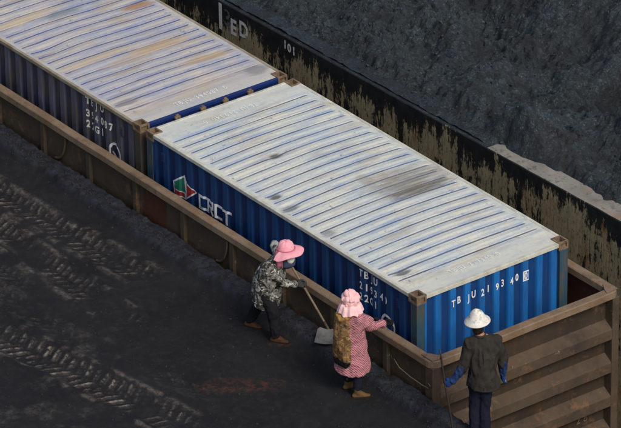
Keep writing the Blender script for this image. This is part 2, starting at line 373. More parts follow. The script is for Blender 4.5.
# big ground sheet to the horizon
me = grid_mesh('ground', *np.meshgrid(np.linspace(-300, 300, 13), np.linspace(-300, 300, 13), indexing='ij'), np.full((13, 13), -1.30))
tag(obj('ground', me, MT['bed']), kind='structure')
me = grid_mesh('track_bed', *np.meshgrid(np.linspace(-40, 20, 61), np.linspace(-.5, 3.95, 12), indexing='ij'), np.full((61, 12), -1.15)+.04*np.random.RandomState(1).rand(61, 12))
tag(obj('track_bed', me, MT['bed']), kind='structure')
for y in (.55, 1.99):
    bm = bmesh.new(); prism(bm, [(-.07, 0), (.07, 0), (.07, .015), (.01, .03), (.01, .12), (.036, .13), (.036, .165), (-.036, .165), (-.036, .13), (-.01, .12), (-.01, .03), (-.07, .015)], (-40, y, -1.1), (20, y, -1.1), (0, 1, 0))
    tag(obj('rail', bm, MT['steel']), kind='structure')

# platform where the people stand: tyre tracks and a low coal ridge are real relief
TR = [((-8.8, -1.50), (-3.9, -1.22), .22, .8, .145), ((-8.6, -2.02), (-3.2, -2.14), .22, 1.0, .145), ((-9, -2.62), (-4.6, -2.66), .16, .5, .14), ((-7.6, -3.0), (-3.1, -3.0), .16, .35, .2),
      ((-6.2, -3.98), (-.55, -3.12), .27, 1.35, .155), ((-2.4, -2.75), (-.9, -2.35), .12, .25, .2)]
def ground_z(x, y):
    z = GZ + .035*(fbm(x, y, .8, 4, 3)-.5) + .024*(fbm(x, y, 6, 5, 9, .6)-.5)
    dust = np.zeros_like(x)
    for (a, b, hw, k, p) in TR:
        ax, ay = a; bx, by = b; L = math.hypot(bx-ax, by-ay); tx, ty = (bx-ax)/L, (by-ay)/L
        u = (x-ax)*tx+(y-ay)*ty; v = -(x-ax)*ty+(y-ay)*tx
        v = v+.05*(fbm(x, y, .9, 2, 31)-.5)
        m = sst(u, 0, .5)*(1-sst(u, L-.9, L))*(1-sst(np.abs(v), hw*.85, hw*1.1))
        brk = sst(fbm(x, y, 1.3, 3, 40), .30, .5)
        # crescent lugs, offset on the two halves of the tread
        w = np.abs(v)/hw
        ph = u/p + .95*w + .12*(fbm(x, y, 11, 3, 53)-.5)*2 + .45*(v > 0) + .30*(fbm(x, y, 1.7, 3, 50)-.5)
        r = ph-np.floor(ph); amp = .35+.65*vn(np.floor(ph)*.7, (v > 0)*7.3, 51)
        lug = (np.exp(-((r-.5)/.13)**2) + .35*np.exp(-((r-.85)/.07)**2))*amp*sst(fbm(x, y, 12, 4, 52, .65), .36, .52)
        side = .25+.75*sst(w, .05, .3)
        z = z - m*.014*k**.5 + m*brk*lug*side*.024*min(k, 1.2) + m*.014*(fbm(x, y, 22, 3, 54, .6)-.5)
        berm = sst(u, 0, .5)*(1-sst(u, L-.9, L))*np.exp(-((np.abs(v)-hw*1.3)/.05)**2)
        z = z + berm*.03*fbm(x, y, 4, 3, 61)*k
        dust = np.maximum(dust, np.clip(k, 0, 1.15)*(m*brk*lug*side*1.15 + .35*berm*sst(fbm(x, y, 5, 3, 8), .45, .6)))
    dust = np.maximum(dust, .42*np.exp(-((y+2.45+.25*np.sin(x*1.3))/.06)**2)*sst(-x, 4.6, 5.6)*sst(fbm(x, y, 3, 3, 77), .35, .55))
    dust = np.maximum(dust, .35*np.exp(-((y+1.18+.03*np.sin(x*3))/.05)**2)*sst(-x, 5.0, 6.0)*sst(fbm(x, y, 4, 3, 78), .4, .6))
    dust = np.maximum(dust, .16*sst(fbm(x, y, 2.1, 5, 90, .65), .58, .74)*sst(-y, 2.2, 2.9)*sst(-x, .5, 2))
    # ridge of swept coal along the platform edge
    ye = -.36+.03*(fbm(x, y*0, 1.5, 3, 5)-.5)
    wob = .07*(fbm(x, y*0, 1.1, 3, 21)-.5)
    rid = sst(y, ye-.40+wob, ye-.27+wob)
    z = z + rid*(.10+.06*(fbm(x, y, 5, 4, 14)-.5))
    z = z + rid*.05*(fbm(x, y, 16, 3, 15)-.4)
    return z, dust, np.clip(rid*1.25-.1, 0, 1)*sst(fbm(x, y, 9, 3, 3), .25, .5)
xs = np.concatenate([np.arange(-24, -10, .25), np.arange(-10, 1.6, .016), np.arange(1.6, 4, .1)])
ys = np.concatenate([np.arange(-14, -5.2, .25), np.arange(-5.2, -.36, .016), [-.36]])
X, Y = np.meshgrid(xs, ys, indexing='ij'); Z, D, R = ground_z(X, Y)
Yj = Y.copy(); Yj[:, -1] += .05*(fbm(X[:, -1], X[:, -1]*0, 2, 4, 11)-.5)
# front face going down to the track bed
def app(A, v): return np.concatenate([A, v[:, None]], 1)
X = app(app(X, X[:, -1]), X[:, -1]); Yj = app(app(Yj, Yj[:, -1]+.01), Yj[:, -1]+.012)
Z = app(app(Z, Z[:, -1]-.12), np.full(len(xs), -1.3)); D = app(app(D, D[:, -1]*0), D[:, -1]*0); R = app(app(R, R[:, -1]), R[:, -1]*0)
pl = obj('loading_platform', grid_mesh('loading_platform', X, Yj, Z, {'dust': D, 'ridge': R}), MT['ground'], smooth=True); tag(pl, kind='structure')
bm = BM(((1.66, -.365, -1.3), (4, -.08, GZ)), bev=.01)
tag(obj('platform_step', bm, MT['bed']), kind='structure')

# coal yard behind the wall
xs = np.concatenate([np.arange(-40, -12.5, .5), np.arange(-12.5, .4, .028), np.arange(.4, 14, .5)])
ys = np.concatenate([np.arange(4.06, 10.6, .028), np.arange(10.6, 45, .5)])
X, Y = np.meshgrid(xs, ys, indexing='ij')
top = 2.43+.019*np.clip(X, -14, 3)
wx = X+.25*(fbm(X, Y, 1.1, 3, 140)-.5); wy = Y+.25*(fbm(X, Y, 1.1, 3, 141)-.5)
clod = sst(fbm(wx, wy, 4.2, 3, 102), .42, .62); clod2 = sst(fbm(wx, wy, 10, 3, 103), .45, .62)
Z = top + .42*(fbm(X, Y, .45, 4, 100)-.45)*2 + .36*(fbm(X, Y, 1.5, 5, 101)-.5)*2 + .10*clod*fbm(X, Y, .9, 2, 160) + .035*clod2 + .085*(fbm(X, Y, 8, 5, 104, .62)-.5)*2*(.3+1.3*sst(fbm(X, Y, 1.1, 3, 170), .35, .7))
cov = 1-sst(X+.10*(fbm(X, Y, 3, 3, 109)-.5)*4, -3.62, -3.28)       # coal spilled over the coping on the left
edge = sst(Y+.10*(fbm(X, Y, 3, 3, 120)-.5), 4.06, 4.5)
Z = Z*edge + (1-edge)*(top + np.where(cov > 0, .025*cov*1 - .12*(1-cov), 0) + .07*(fbm(X, Y, 7, 4, 121)-.5)*cov)
Z = Z - .16*(1-cov)*(1-sst(Y, 4.2, 4.6))
Z = Z + .55*sst(Y, 6.6, 9.0) + .5*sst(Y, 8, 12)*fbm(X, Y, .3, 3, 130)
pit_ = np.exp(-(((X+3.35)/.75)**2+((Y-6.75)/.8)**2)**2.2)
Z = Z - 1.9*pit_
bank = np.exp(-(((X+3.0)/.7)**2+((Y-5.9)/.9)**2))
Z = Z + .16*bank
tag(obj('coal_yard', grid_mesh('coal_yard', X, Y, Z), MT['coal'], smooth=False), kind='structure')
YZ = (xs, ys, Z)
def lumps(name, pts, mat, label):
    base = bmesh.new(); bmesh.ops.create_icosphere(base, subdivisions=1, radius=1); bv = np.array([v.co[:] for v in base.verts]); bf = np.array([[v.index for v in f.verts] for f in base.faces]); base.free()
    rs = np.random.RandomState(5); V = []; F = []
    for i, (x, y, z, r) in enumerate(pts):
        s = rs.uniform(.5, 1.25, 3)*r; q = bv*rs.uniform(.7, 1.25, (len(bv), 1))*s
        a = rs.uniform(0, 6.28); c, n = math.cos(a), math.sin(a)
        q = np.stack([q[:, 0]*c-q[:, 1]*n, q[:, 0]*n+q[:, 1]*c, q[:, 2]], 1)+[x, y, z]
        V.append(q); F.append(bf+i*len(bv))
    me = bpy.data.meshes.new(name); me.from_pydata(np.concatenate(V).tolist(), [], np.concatenate(F).tolist()); me.update()
    return tag(obj(name, me, mat), label, 'coal', kind='stuff')
rs = np.random.RandomState(8); pts = []
for _ in range(9000):
    x = rs.uniform(-12, .2); y = 4.15+7*rs.rand()**1.2; i = np.searchsorted(xs, x)-1; j = min(np.searchsorted(ys, y), len(ys)-1)
    if x > -3.3 and y < 4.5: continue
    if rs.rand() > .25+.9*vn(np.array(x*.9), np.array(y*.9), 71): continue
    r = .006+.020*rs.rand()**3.5
    pts.append((x, y, Z[i, j]+r*.2, r))
lumps('coal_lumps', pts, MT['lump'], 'loose blue-black lumps of coal strewn over the yard behind the wall')
n_ = 4200; cx_ = rs.uniform(-10, 1.5, n_); cy_ = np.where(rs.rand(n_) < .5, -.47-np.abs(rs.normal(0, .10, n_)), -.5-4.6*rs.rand(n_)); cr_ = .004+.014*rs.rand(n_)**3
cz_ = ground_z(cx_[:, None], cy_[:, None])[0][:, 0]
pts = list(zip(cx_, cy_, cz_+cr_*.3, cr_))
lumps('coal_crumbs', pts, simple('dull_coal_crumbs', (.012, .012, .014), (.035, .034, .036), 30, .9), 'small coal crumbs scattered over the black loading platform')

# retaining wall
wl = empty('retaining_wall', (-6, 4.0, -1.3), 'long concrete retaining wall with black paint peeling in streaks beside the coal yard', 'wall')
xw = np.arange(-40, 14.01, .12); V = []
def topz(x): return 2.43+.019*max(-14, min(3, x))
bm = bmesh.new(); prev = None
for x in xw:
    t = topz(x); j = .008*noise.noise((x*3, 0, 0)); k = .012*noise.noise((x*2.3, 5, 0))
    ring = [bm.verts.new(p) for p in ((x, 4.0, -1.3), (x, 4.0, 0), (x, 4.0, t-.012+j), (x, 4.012+j, t+j*.5), (x, 4.33+k, t+k*.5), (x, 4.345+k, t-.015), (x, 4.345, -1.3))]
    if prev:
        for a in range(6):
            f = bm.faces.new((prev[a], ring[a], ring[a+1], prev[a+1])); f.material_index = (1 if x > -3.42 else 2) if a in (3, 4) else 0
    prev = ring
bmesh.ops.recalc_face_normals(bm, faces=bm.faces)
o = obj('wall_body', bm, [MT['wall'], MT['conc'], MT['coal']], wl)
# object coordinates of the paint must read world positions: keep origin shift in the mapping by using an unshifted mesh
o.data.transform(Matrix.Translation(wl.location)); o.location = -wl.location

# ------------------------------------------------------------------ writing
_tc = {}
def glyph_mesh(s, height, xscale=1., bold=0.):
    cu = bpy.data.curves.new('t', 'FONT'); cu.body = s; cu.size = 1; cu.offset = bold; cu.resolution_u = 3
    o = bpy.data.objects.new('t', cu); COL.objects.link(o)
    dg = bpy.context.evaluated_depsgraph_get(); dg.update()
    me = bpy.data.meshes.new_from_object(o.evaluated_get(dg)); bpy.data.objects.remove(o)
    xs_ = [v.co.x for v in me.vertices]; ys_ = [v.co.y for v in me.vertices]
    x0, x1, y0, y1 = min(xs_), max(xs_), 0, .73
    k = height/.73
    me.transform(Matrix.Diagonal((k*xscale, k, 1, 1)) @ Matrix.Translation((-(x0+x1)/2, 0, 0)))
    return me
def place_glyphs(bm, s, pts, height, xs=.8, bold=.012, cuts=(), fn=None):
    """pts: (u,v) of each glyph's bottom centre; fn maps (u,v) to the surface point; cuts are u values where the surface folds"""
    for ch, (u, v) in zip(s, pts):
        if ch == ' ': continue
        me = glyph_mesh(ch, height, xs, bold); b = bmesh.new(); b.from_mesh(me); bpy.data.meshes.remove(me)
        for vv in b.verts: vv.co.x += u; vv.co.y += v
        for c in cuts:
            if min(q.co.x for q in b.verts) < c < max(q.co.x for q in b.verts):
                bmesh.ops.bisect_plane(b, geom=b.verts[:]+b.edges[:]+b.faces[:], plane_co=(c, 0, 0), plane_no=(1, 0, 0))
        vm = {q: bm.verts.new(fn(q.co.x, q.co.y)) for q in b.verts}
        for f in b.faces:
            try: bm.faces.new([vm[q] for q in f.verts])
            except ValueError: pass
        b.free()
def poly(bm, pts, fn, cuts=()):
    b = bmesh.new(); b.faces.new([b.verts.new((u, v, 0)) for u, v in pts])
    for c in cuts:
        if min(q.co.x for q in b.verts) < c < max(q.co.x for q in b.verts):
            bmesh.ops.bisect_plane(b, geom=b.verts[:]+b.edges[:]+b.faces[:], plane_co=(c, 0, 0), plane_no=(1, 0, 0))
    vm = {q: bm.verts.new(fn(q.co.x, q.co.y)) for q in b.verts}
    for f in b.faces: bm.faces.new([vm[q] for q in f.verts])
    b.free()
def strokes(bm, segs, wdt, fn0, cuts=(), nrm=(0, -1, 0), lift=.0004):
    for i_, (x0, y0, x1, y1) in enumerate(segs):
        fn = lambda u, v, i_=i_: tuple(a+b*lift*i_ for a, b in zip(fn0(u, v), nrm))
        d = Vector((x1-x0, y1-y0)); L = d.length; d /= L; n = Vector((-d.y, d.x))*wdt/2; e = d*wdt/2
        a, b_ = Vector((x0, y0))-e, Vector((x1, y1))+e
        poly(bm, [(a-n)[:], (b_-n)[:], (b_+n)[:], (a+n)[:]], fn, cuts)

fw_ = lambda u, v: (u, 3.996, v)
bm = bmesh.new(); place_glyphs(bm, '1', [(-9.80, 1.80)], .42, .8, .035, fn=fw_)
place_glyphs(bm, 'ED', [(-9.47, 1.82), (-9.22, 1.87)], .25, .9, .035, fn=fw_)
place_glyphs(bm, '101', [(-8.20, 2.09), (-8.10, 2.07), (-7.99, 2.06)], .13, 1.0, .04, fn=fw_)
obj('painted_marks', bm, MT['white_w'], wl)
bm = bmesh.new(); place_glyphs(bm, '3', [(-9.63, 1.90)], .27, .9, .02, fn=fw_)
obj('faint_mark', bm, MT['grey_w'], wl)

# ------------------------------------------------------------------ containers
L, W, H = 6.058, 2.55, 2.896
def corr(t, pitch, depth, flat=.36):
    """0 on the outer flats, -depth in the grooves"""
    u = (t/pitch) % 1.0; a = flat/2; s = .13
    if u < a or u > 1-a: return 0.
    if u < a+s: return -depth*(u-a)/s
    if u > 1-a-s: return -depth*(1-a-u)/s
    return -depth
def corr_knots(t0, t1, pitch, off, flat=.36):
    ks = {t0, t1}
    k = math.floor((t0-off)/pitch)-1
    while off+k*pitch < t1+pitch:
        for u in (flat/2, flat/2+.13, 1-flat/2-.13, 1-flat/2):
            q = off+(k+u)*pitch
            if t0 < q < t1: ks.add(q)
        k += 1
    return sorted(ks)
SP, SO, SD = .278, -9.514, .021         # side pitch / phase / depth
EP, EO, ED = .2435, .613, .038
def side_y(x): return -corr(x-SO, SP, SD)*1.0          # metres inwards
def end_x(y): return corr(y-EO, EP, ED)
def panel(knots, z0, z1, fn, seed, amp=.002, flat=lambda k: 0):
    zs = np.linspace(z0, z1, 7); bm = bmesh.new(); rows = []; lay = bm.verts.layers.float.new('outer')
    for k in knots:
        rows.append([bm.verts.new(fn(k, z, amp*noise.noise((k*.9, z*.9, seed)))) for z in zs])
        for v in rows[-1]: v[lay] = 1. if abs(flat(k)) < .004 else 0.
    for A, B in zip(rows, rows[1:]):
        for i in range(len(zs)-1): bm.faces.new((A[i], B[i], B[i+1], A[i+1]))
    bmesh.ops.recalc_face_normals(bm, faces=bm.faces)
    return bm
def roof_mesh(ox, seed, jitter):
    ks = []
    for k in range(25):
        xk = ox-.53-k*.2092
        ks += [(xk-.075, 0), (xk-.034, 0), (xk-.024, .25), (xk-.016, 1), (xk+.006, 1), (xk+.012, .25), (xk+.016, 0), (xk+.04, 0), (xk+.09, -.12)]
    ks += [(ox-.03, 0), (ox-.178, 0), (ox-.36, 0), (ox-L+.03, 0), (ox-L+.178, 0), (ox-L+.36, 0)]
    hx = np.concatenate([[ox-.53-k*.2092-.034, ox-.53-k*.2092-.024, ox-.53-k*.2092-.016, ox-.53-k*.2092+.006, ox-.53-k*.2092+.012, ox-.53-k*.2092+.016] for k in range(25)])
    ks.sort(); kx = np.array([a for a, b in ks]); kd = np.array([b for a, b in ks])
    ys = np.array(sorted(set(np.round(np.concatenate([np.array([.162, W-.162]), np.linspace(.02, W-.02, 62), np.linspace(.05, .2, 16), W-np.linspace(.05, .3, 22)]), 4))))
    X, Y = np.meshgrid(kx, ys, indexing='ij'); Dp = np.repeat(kd[:, None], len(ys), 1)
    endj = .05*(vn(np.floor((ox-X)/.2092+.1), X*0, seed)-.3)
    m = sst(Y, .09+endj*.4, .135+endj*.4)*(1-sst(Y, W-.16+endj, W-.11+endj))
    Zz = H-.012 - .022*np.clip(Dp, 0, 1)*m + .006*np.clip(-Dp*8, 0, 1)*m
    inx = sst(ox-X, .03, .4)*sst(X-(ox-L), .03, .4)
    inc = sst(ox-X, .42, 1.1)*sst(X-(ox-L), .42, 1.1)
    crown = np.sin(np.pi*np.clip(Y/W, 0, 1))
    Zz = Zz + inc*crown*(.036+.018*(fbm(X, Y, .6, 2, seed)-.5)*jitter) + inx*m*.008*(fbm(X, Y, 2.6, 3, seed+3)-.5)*jitter
    X2 = X + inx*m*jitter*.030*(vn(X*.5, Y*.55, seed+7)-.5)*2 + inx*m*.008*(fbm(X, Y, 2.2, 2, seed+9)-.5)
    for (dx, dy, rx, ry, dz) in ([(-4.31, .92, .07, .10, .02), (-3.38, .23, .07, .10, .02), (-3.01, .2, .1, .14, .022), (-.68, .29, .08, .13, .022)] if seed == 1 else [(-9.0, .4, .2, .3, .03), (-6.6, .35, .1, .2, .02), (-7.9, .9, .2, .4, .025)]):
        Zz = Zz - dz*np.exp(-((X-dx)/rx)**2-((Y-dy)/ry)**2)
    groove = np.clip(Dp, 0, 1)*m
    # the end caps of the grooves keep a bluish scuff
    halo = np.repeat(np.array([1. if np.min(np.abs(hx-q)) < 1e-5 else 0. for q in kx])[:, None], len(ys), 1)*m
    edge = np.clip(1-inx*1.0, 0, 1)*.9 + .5*(1-sst(Y, .05, .12)) + .5*sst(Y, W-.12, W-.05)
    me = grid_mesh('roof', X2, Y, Zz, {'groove': groove, 'halo': halo, 'edge': np.clip(edge, 0, 1)})
    b = bmesh.new(); b.from_mesh(me)      # the corner castings stand where the sheet is cut out
    out = [f for f in b.faces if abs(f.calc_center_median().x-(ox-L/2)) > L/2-.17 and abs(f.calc_center_median().y-W/2) > W/2-.16]
    bmesh.ops.delete(b, geom=out, context='FACES'); b.to_mesh(me); b.free()
    return me
def casting(bm, x0, y0, z0, ax, ay):
    """ax, ay: outward signs; recessed hole on top and on the two outer faces"""
    r = bmesh.ops.create_cube(bm, size=1); vs = r['verts']
    bmesh.ops.scale(bm, vec=(.178, .162, .118), verts=vs); bmesh.ops.translate(bm, vec=(x0-ax*.089, y0-ay*.081, z0-.059), verts=vs)
    fs = list({f for v in vs for f in v.link_faces})
    for f in fs:
        n = f.normal if f.normal.length > .5 else f.normal
    bmesh.ops.recalc_face_normals(bm, faces=fs)
    for f in fs:
        f.normal_update(); n = f.normal
        if n.z > .9: th, dp = .038, .07
        elif n.x*ax > .9 or n.y*ay > .9: th, dp = .036, .03
        else: continue
        bmesh.ops.inset_individual(bm, faces=[f], thickness=th); bmesh.ops.inset_individual(bm, faces=[f], thickness=.002); bmesh.ops.translate(bm, vec=-n*dp, verts=f.verts[:])
        # inset then deepen: the side walls come from a second inset of nearly zero width
def casting_bm(*a):
    bm = bmesh.new(); casting(bm, *a); return bm
def container(ox, near):
    lab = ('blue shipping container with chalky white roof and red and green emblem, beside the three people' if near else
           'grimy navy shipping container with lavender ribbed roof, cut off by the left edge')
    c = empty('shipping_container', (ox-L/2, W/2, 0), lab, 'shipping container', group='containers loaded in the open wagon')
    sm, em, pm, rm = (MT['blue_side'], MT['blue_end'], MT['post'], MT['rail_a']) if near else (MT['navy_side'], MT['navy_end'], MT['post_dirty'], MT['rail_b'])
    obj('roof', roof_mesh(ox, 1 if near else 2, .7 if near else 1.6), MT['roof_a' if near else 'roof_b'], c, smooth=False)
    x0, x1 = ox-L+.14, ox-.12
    inn = .012
    obj('side_panel', panel(corr_knots(x0, x1, SP, SO), .15, H-.055, lambda k, z, n: (k, inn+side_y(k)+n, z), 1, flat=side_y), sm, c)
    obj('side_panel', panel(corr_knots(x0, x1, SP, SO), .15, H-.055, lambda k, z, n: (k, W-inn-side_y(k)+n, z), 2), sm, c)
    if near:
        obj('end_panel', panel(corr_knots(.14, W-.14, EP, EO), .15, H-.055, lambda k, z, n: (ox-inn+end_x(k)+n*.6, k, z), 3, .003, flat=end_x), em, c)
    obj('end_panel', panel(corr_knots(.14, W-.14, EP, EO), .15, H-.055, lambda k, z, n: (ox-L+inn-end_x(k)+n, k, z), 4, flat=end_x), em, c)
    if not near:       # door end with four locking rods
        for ya, yb in ((.15, W/2-.006), (W/2+.006, W-.15)):
            d = obj('door', BM(((ox-.06, ya, .14), (ox-.025, yb, H-.06)), bev=.006), em, c)
            for yy in ((.629, 1.067) if ya < 1 else (1.455, 1.885)):
                bm = bmesh.new(); tube(bm, [(ox-.004, yy, .1), (ox-.004, yy, H-.05)], .017, 10); obj('locking_rod', bm, MT['cast'], d)
                bm = BM(((ox-.03, yy-.045, H-.075), (ox+.035, yy+.045, H-.03)), bev=.006); box(bm, (ox-.02, yy-.022, H-.03), (ox+.02, yy+.022, H-.008), .004)
                obj('rod_keeper', bm, MT['cast'], d)
    # rails
    for y0 in (0., W-.045):
        obj('top_rail', BM(((ox-L+.17, y0, H-.058), (ox-.17, y0+.045, H-.003)), bev=.006), rm, c)
        obj('bottom_rail', BM(((ox-L+.17, y0, .02), (ox-.17, y0+.05, .155))), sm, c)
    for xx in (ox-.05, ox-L):
        obj('top_rail', BM(((xx, .163, H-.062), (xx+.05, W-.163, H-.004)), bev=.006), rm if (near or xx < ox-1) else em, c)
        obj('bottom_rail', BM(((xx, .163, .02), (xx+.05, W-.163, .155))), em, c)
    for (px, ax) in ((ox, 1), (ox-L, -1)):
        for (py, ay) in ((0, -1), (W, 1)):
            a = (px-ax*.14 if ax > 0 else px+.003, py+.003 if ay < 0 else W-.14, .119); b = (px-.003 if ax > 0 else px+.14, .14 if ay < 0 else W-.003, H-.119)
            po = obj('corner_post', BM((a, b), bev=.008), pm, c)
            obj('corner_casting', casting_bm(px, py, H+.004, ax, ay), MT['cast'], c)
            obj('corner_casting', casting_bm(px, py, .119, ax, ay), MT['cast'], c)
    return c
cA = container(0, True); cB = container(-L-.138, False)
sf = lambda u, v: (u, .012+side_y(u)-.008, v)
ef = lambda u, v: (-.012+end_x(u)+.006, u, v)
sc = corr_knots(-13, 0, SP, SO); ec = corr_knots(0, W, EP, EO)
def word(s, x, z, pitch): return [(x+i*pitch, z) for i in range(len(s))]
bm = bmesh.new()
for s, z in (('TBJU', 2.705), ('219340', 2.52), ('22G1', 2.355)): place_glyphs(bm, s, word(s, -1.20, z, .105), .108, .85, .026, sc, sf)
obj('side_lettering', bm, MT['white_l'], cA)
bm = bmesh.new()
ey = [.613, .735, .860, .978, 1.100, 1.222, 1.346, 1.465, 1.590, 1.709, 1.833]
place_glyphs(bm, 'TBJU2193400', [(y, 2.555) for y in ey], .105, .72, .026, ec, ef)
strokes(bm, [(1.793, 2.54, 1.793, 2.672), (1.881, 2.54, 1.881, 2.672), (1.793, 2.54, 1.881, 2.54), (1.793, 2.672, 1.881, 2.672)], .020, lambda u, v: (ef(u, v)[0]+.002, u, v), ec, (1, 0, 0))
obj('end_lettering', bm, MT['white_l'], cA)
# block letters C R C T
bm = bmesh.new(); z0, z1, h = 2.215, 2.395, .040
cw = .135
def at0(x, segs): return [(x+a*cw, z0+b*(z1-z0), x+c*cw, z0+d*(z1-z0)) for a, b, c, d in segs]
Cseg = [(1, 1, 0, 1), (0, 1, 0, 0), (0, 0, 1, 0)]
strokes(bm, at0(-4.822, Cseg) + at0(-4.645, [(0, 0, 0, 1), (0, 1, .95, 1), (.95, 1, .95, .5), (.95, .5, .3, .5), (.45, .5, .95, 0)]) + at0(-4.455, Cseg) + at0(-4.27, [(0, 1, 1.1, 1), (.55, 1, .55, 0)]), h,
        sf, sc)
obj('company_lettering', bm, MT['white_l'], cA)
# emblem: green open leaf over red wings, white outline
sfo = lambda d: (lambda u, v: (u, .012+side_y(u)-d, v))
bm = bmesh.new(); poly(bm, [(-5.475, 2.345), (-5.19, 2.545), (-5.165, 2.47), (-4.905, 2.385), (-5.17, 2.17), (-5.45, 2.165)], sfo(.006), sc)
obj('emblem_outline', bm, MT['white_l'], cA)
bm = bmesh.new(); poly(bm, [(-5.445, 2.335), (-5.205, 2.505), (-5.178, 2.275), (-5.39, 2.262)], sfo(.0085), sc); obj('emblem_green', bm, MT['green'], cA)
bm = bmesh.new(); poly(bm, [(-5.448, 2.30), (-5.40, 2.245), (-5.20, 2.255), (-5.19, 2.195), (-5.425, 2.185)], sfo(.0088), sc)
poly(bm, [(-5.15, 2.44), (-4.94, 2.385), (-5.155, 2.205)], sfo(.0091), sc); obj('emblem_red', bm, MT['red'], cA)
# roof numbers
rf = lambda u, v: (v, u, H+.0035)
bm = bmesh.new(); place_glyphs(bm, 'TBJU 219340 0', [(.80+i*.066, 0) for i in range(13)], .10, .75, .012, (), lambda u, v: (-.26-v, u, H-.006))
obj('roof_number', bm, MT['white_r'], cA)
bm = bmesh.new(); place_glyphs(bm, 'TBJU 219340 0', [(-1.66+i*.072, 0) for i in range(13)], .10, .75, .012, (), lambda u, v: (-5.80+v, -u, H-.006))
obj('roof_number', bm, MT['white_r'], cA)
bm = bmesh.new(); place_glyphs(bm, 'TBJU 394087 0', [(.80+i*.07, 0) for i in range(13)], .10, .75, .012, (), lambda u, v: (-6.40-v, u, H-.006))
obj('roof_number', bm, MT['white_r'], cB)
bm = bmesh.new()
for s, z in (('TBJU', 2.73), ('394087', 2.53), ('22G1', 2.36)): place_glyphs(bm, s, word(s, -7.49, z, .112), .112, .85, .036, sc, sf)
obj('side_lettering', bm, MT['white_d'], cB)
for cc, xe_ in ((cA, 0), (cB, -6.196)):
    bm = bmesh.new(); cx_, cz_ = xe_-.645, 2.19
    arc = [(cx_+.135*math.cos(a), cz_+.16*math.sin(a)) for a in np.linspace(2.7, -1.5, 22)]
    io = [((cx_+(.135+q)*math.cos(a), cz_+(.16+q)*math.sin(a)), (cx_+(.135-q)*math.cos(a), cz_+(.16-q)*math.sin(a))) for q in (.018,) for a in np.linspace(2.7, -1.5, 22)]
    for (a, b), (c, d) in zip(io, io[1:]): poly(bm, [a, c, d, b], sf, sc)
    strokes(bm, [(cx_-.125, cz_+.06, cx_-.125, cz_-.10), (cx_-.06, cz_+.01, cx_, cz_-.03)], .036, lambda u, v: (u, sf(u, v)[1]-.001, v), sc)
    obj('round_mark', bm, MT['white_l'], cc)
# small vent on each side
for c, x in ((cA, -5.66), (cA, -.42), (cB, -6.66)):
    bm = bmesh.new(); yv = .012+side_y(x)
    box(bm, (x-.035, yv-.02, 2.56), (x+.035, yv+.01, 2.70), .006)
    for k in range(4): box(bm, (x-.028, yv-.026, 2.58+k*.028), (x+.028, yv-.016, 2.59+k*.028), .002)
    obj('side_vent', bm, MT['blue_side'] if c is cA else MT['navy_side'], c)

# ------------------------------------------------------------------ open wagon
ZR = 2.35; YN, YF = -.309, 2.872; XE = .704; XL = -12.9
wg = empty('open_wagon', ((XE+XL)/2, 1.28, -1.1), 'long rusty brown open freight wagon with ribbed end wall carrying two containers', 'railway wagon')
RT = .10   # rim height
# rim as one bar with rounded corners
def rim(bm):
    # plan outline of the outer edge with radius, inner edge offset by width
    wd = .135; rad = .13
    def ringpts(off, r):
        x0, x1, y0, y1 = XL+off, XE-off, YN+off, YF-off; P = []
        for cx, cy, a0 in ((x1-r, y1-r, 0), (x0+r, y1-r, 90), (x0+r, y0+r, 180), (x1-r, y0+r, 270)):
            for k in range(6):
                a = math.radians(a0+k*18); P.append((cx+r*math.cos(a), cy+r*math.sin(a)))
        return P
    def dens(P):      # extra points along the long sides for dents
        out = []
        for i, p in enumerate(P):
            q = P[(i+1) % len(P)]; n = max(1, int(math.hypot(q[0]-p[0], q[1]-p[1])/.22))
            out += [(p[0]+(q[0]-p[0])*k/n, p[1]+(q[1]-p[1])*k/n) for k in range(n)]
        return out
    O = ringpts(0, rad); I = ringpts(wd, .03); nseg = [max(1, int(math.hypot(O[(i+1) % 24][0]-O[i][0], O[(i+1) % 24][1]-O[i][1])/.22)) for i in range(24)]
    def dn(P):
        out = []
        for i, p in enumerate(P):
            q = P[(i+1) % 24]
            out += [(p[0]+(q[0]-p[0])*k/nseg[i], p[1]+(q[1]-p[1])*k/nseg[i]) for k in range(nseg[i])]
        return out
    O, I = dn(O), dn(I); rows = []
    for o_, i_ in zip(O, I):
        o_, i_ = Vector((*o_, 0)), Vector((*i_, 0)); d = (o_-i_)
        n = .006*noise.noise((o_.x*1.7, o_.y*1.7, 0)); nn = .010*noise.noise((o_.x*1.1, o_.y*1.1, 7))
        o_ = o_+d*(nn*6); i_ = i_+d*(nn*4)
        prof = [(o_, ZR-RT), (o_, ZR-.012), (o_-d*.08, ZR), (i_+d*.10, ZR), (i_, ZR-.012), (i_, ZR-RT)]
        rows.append([bm.verts.new((p.x, p.y, z+n)) for p, z in prof])
    for A, B in zip(rows, rows[1:]+rows[:1]):
        for k in range(6): bm.faces.new((A[k], B[k], B[(k+1) % 6], A[(k+1) % 6]))
    bmesh.ops.recalc_face_normals(bm, faces=bm.faces)
bm = bmesh.new(); rim(bm)
rm_ = obj('rim', bm, MT['rim'], wg)
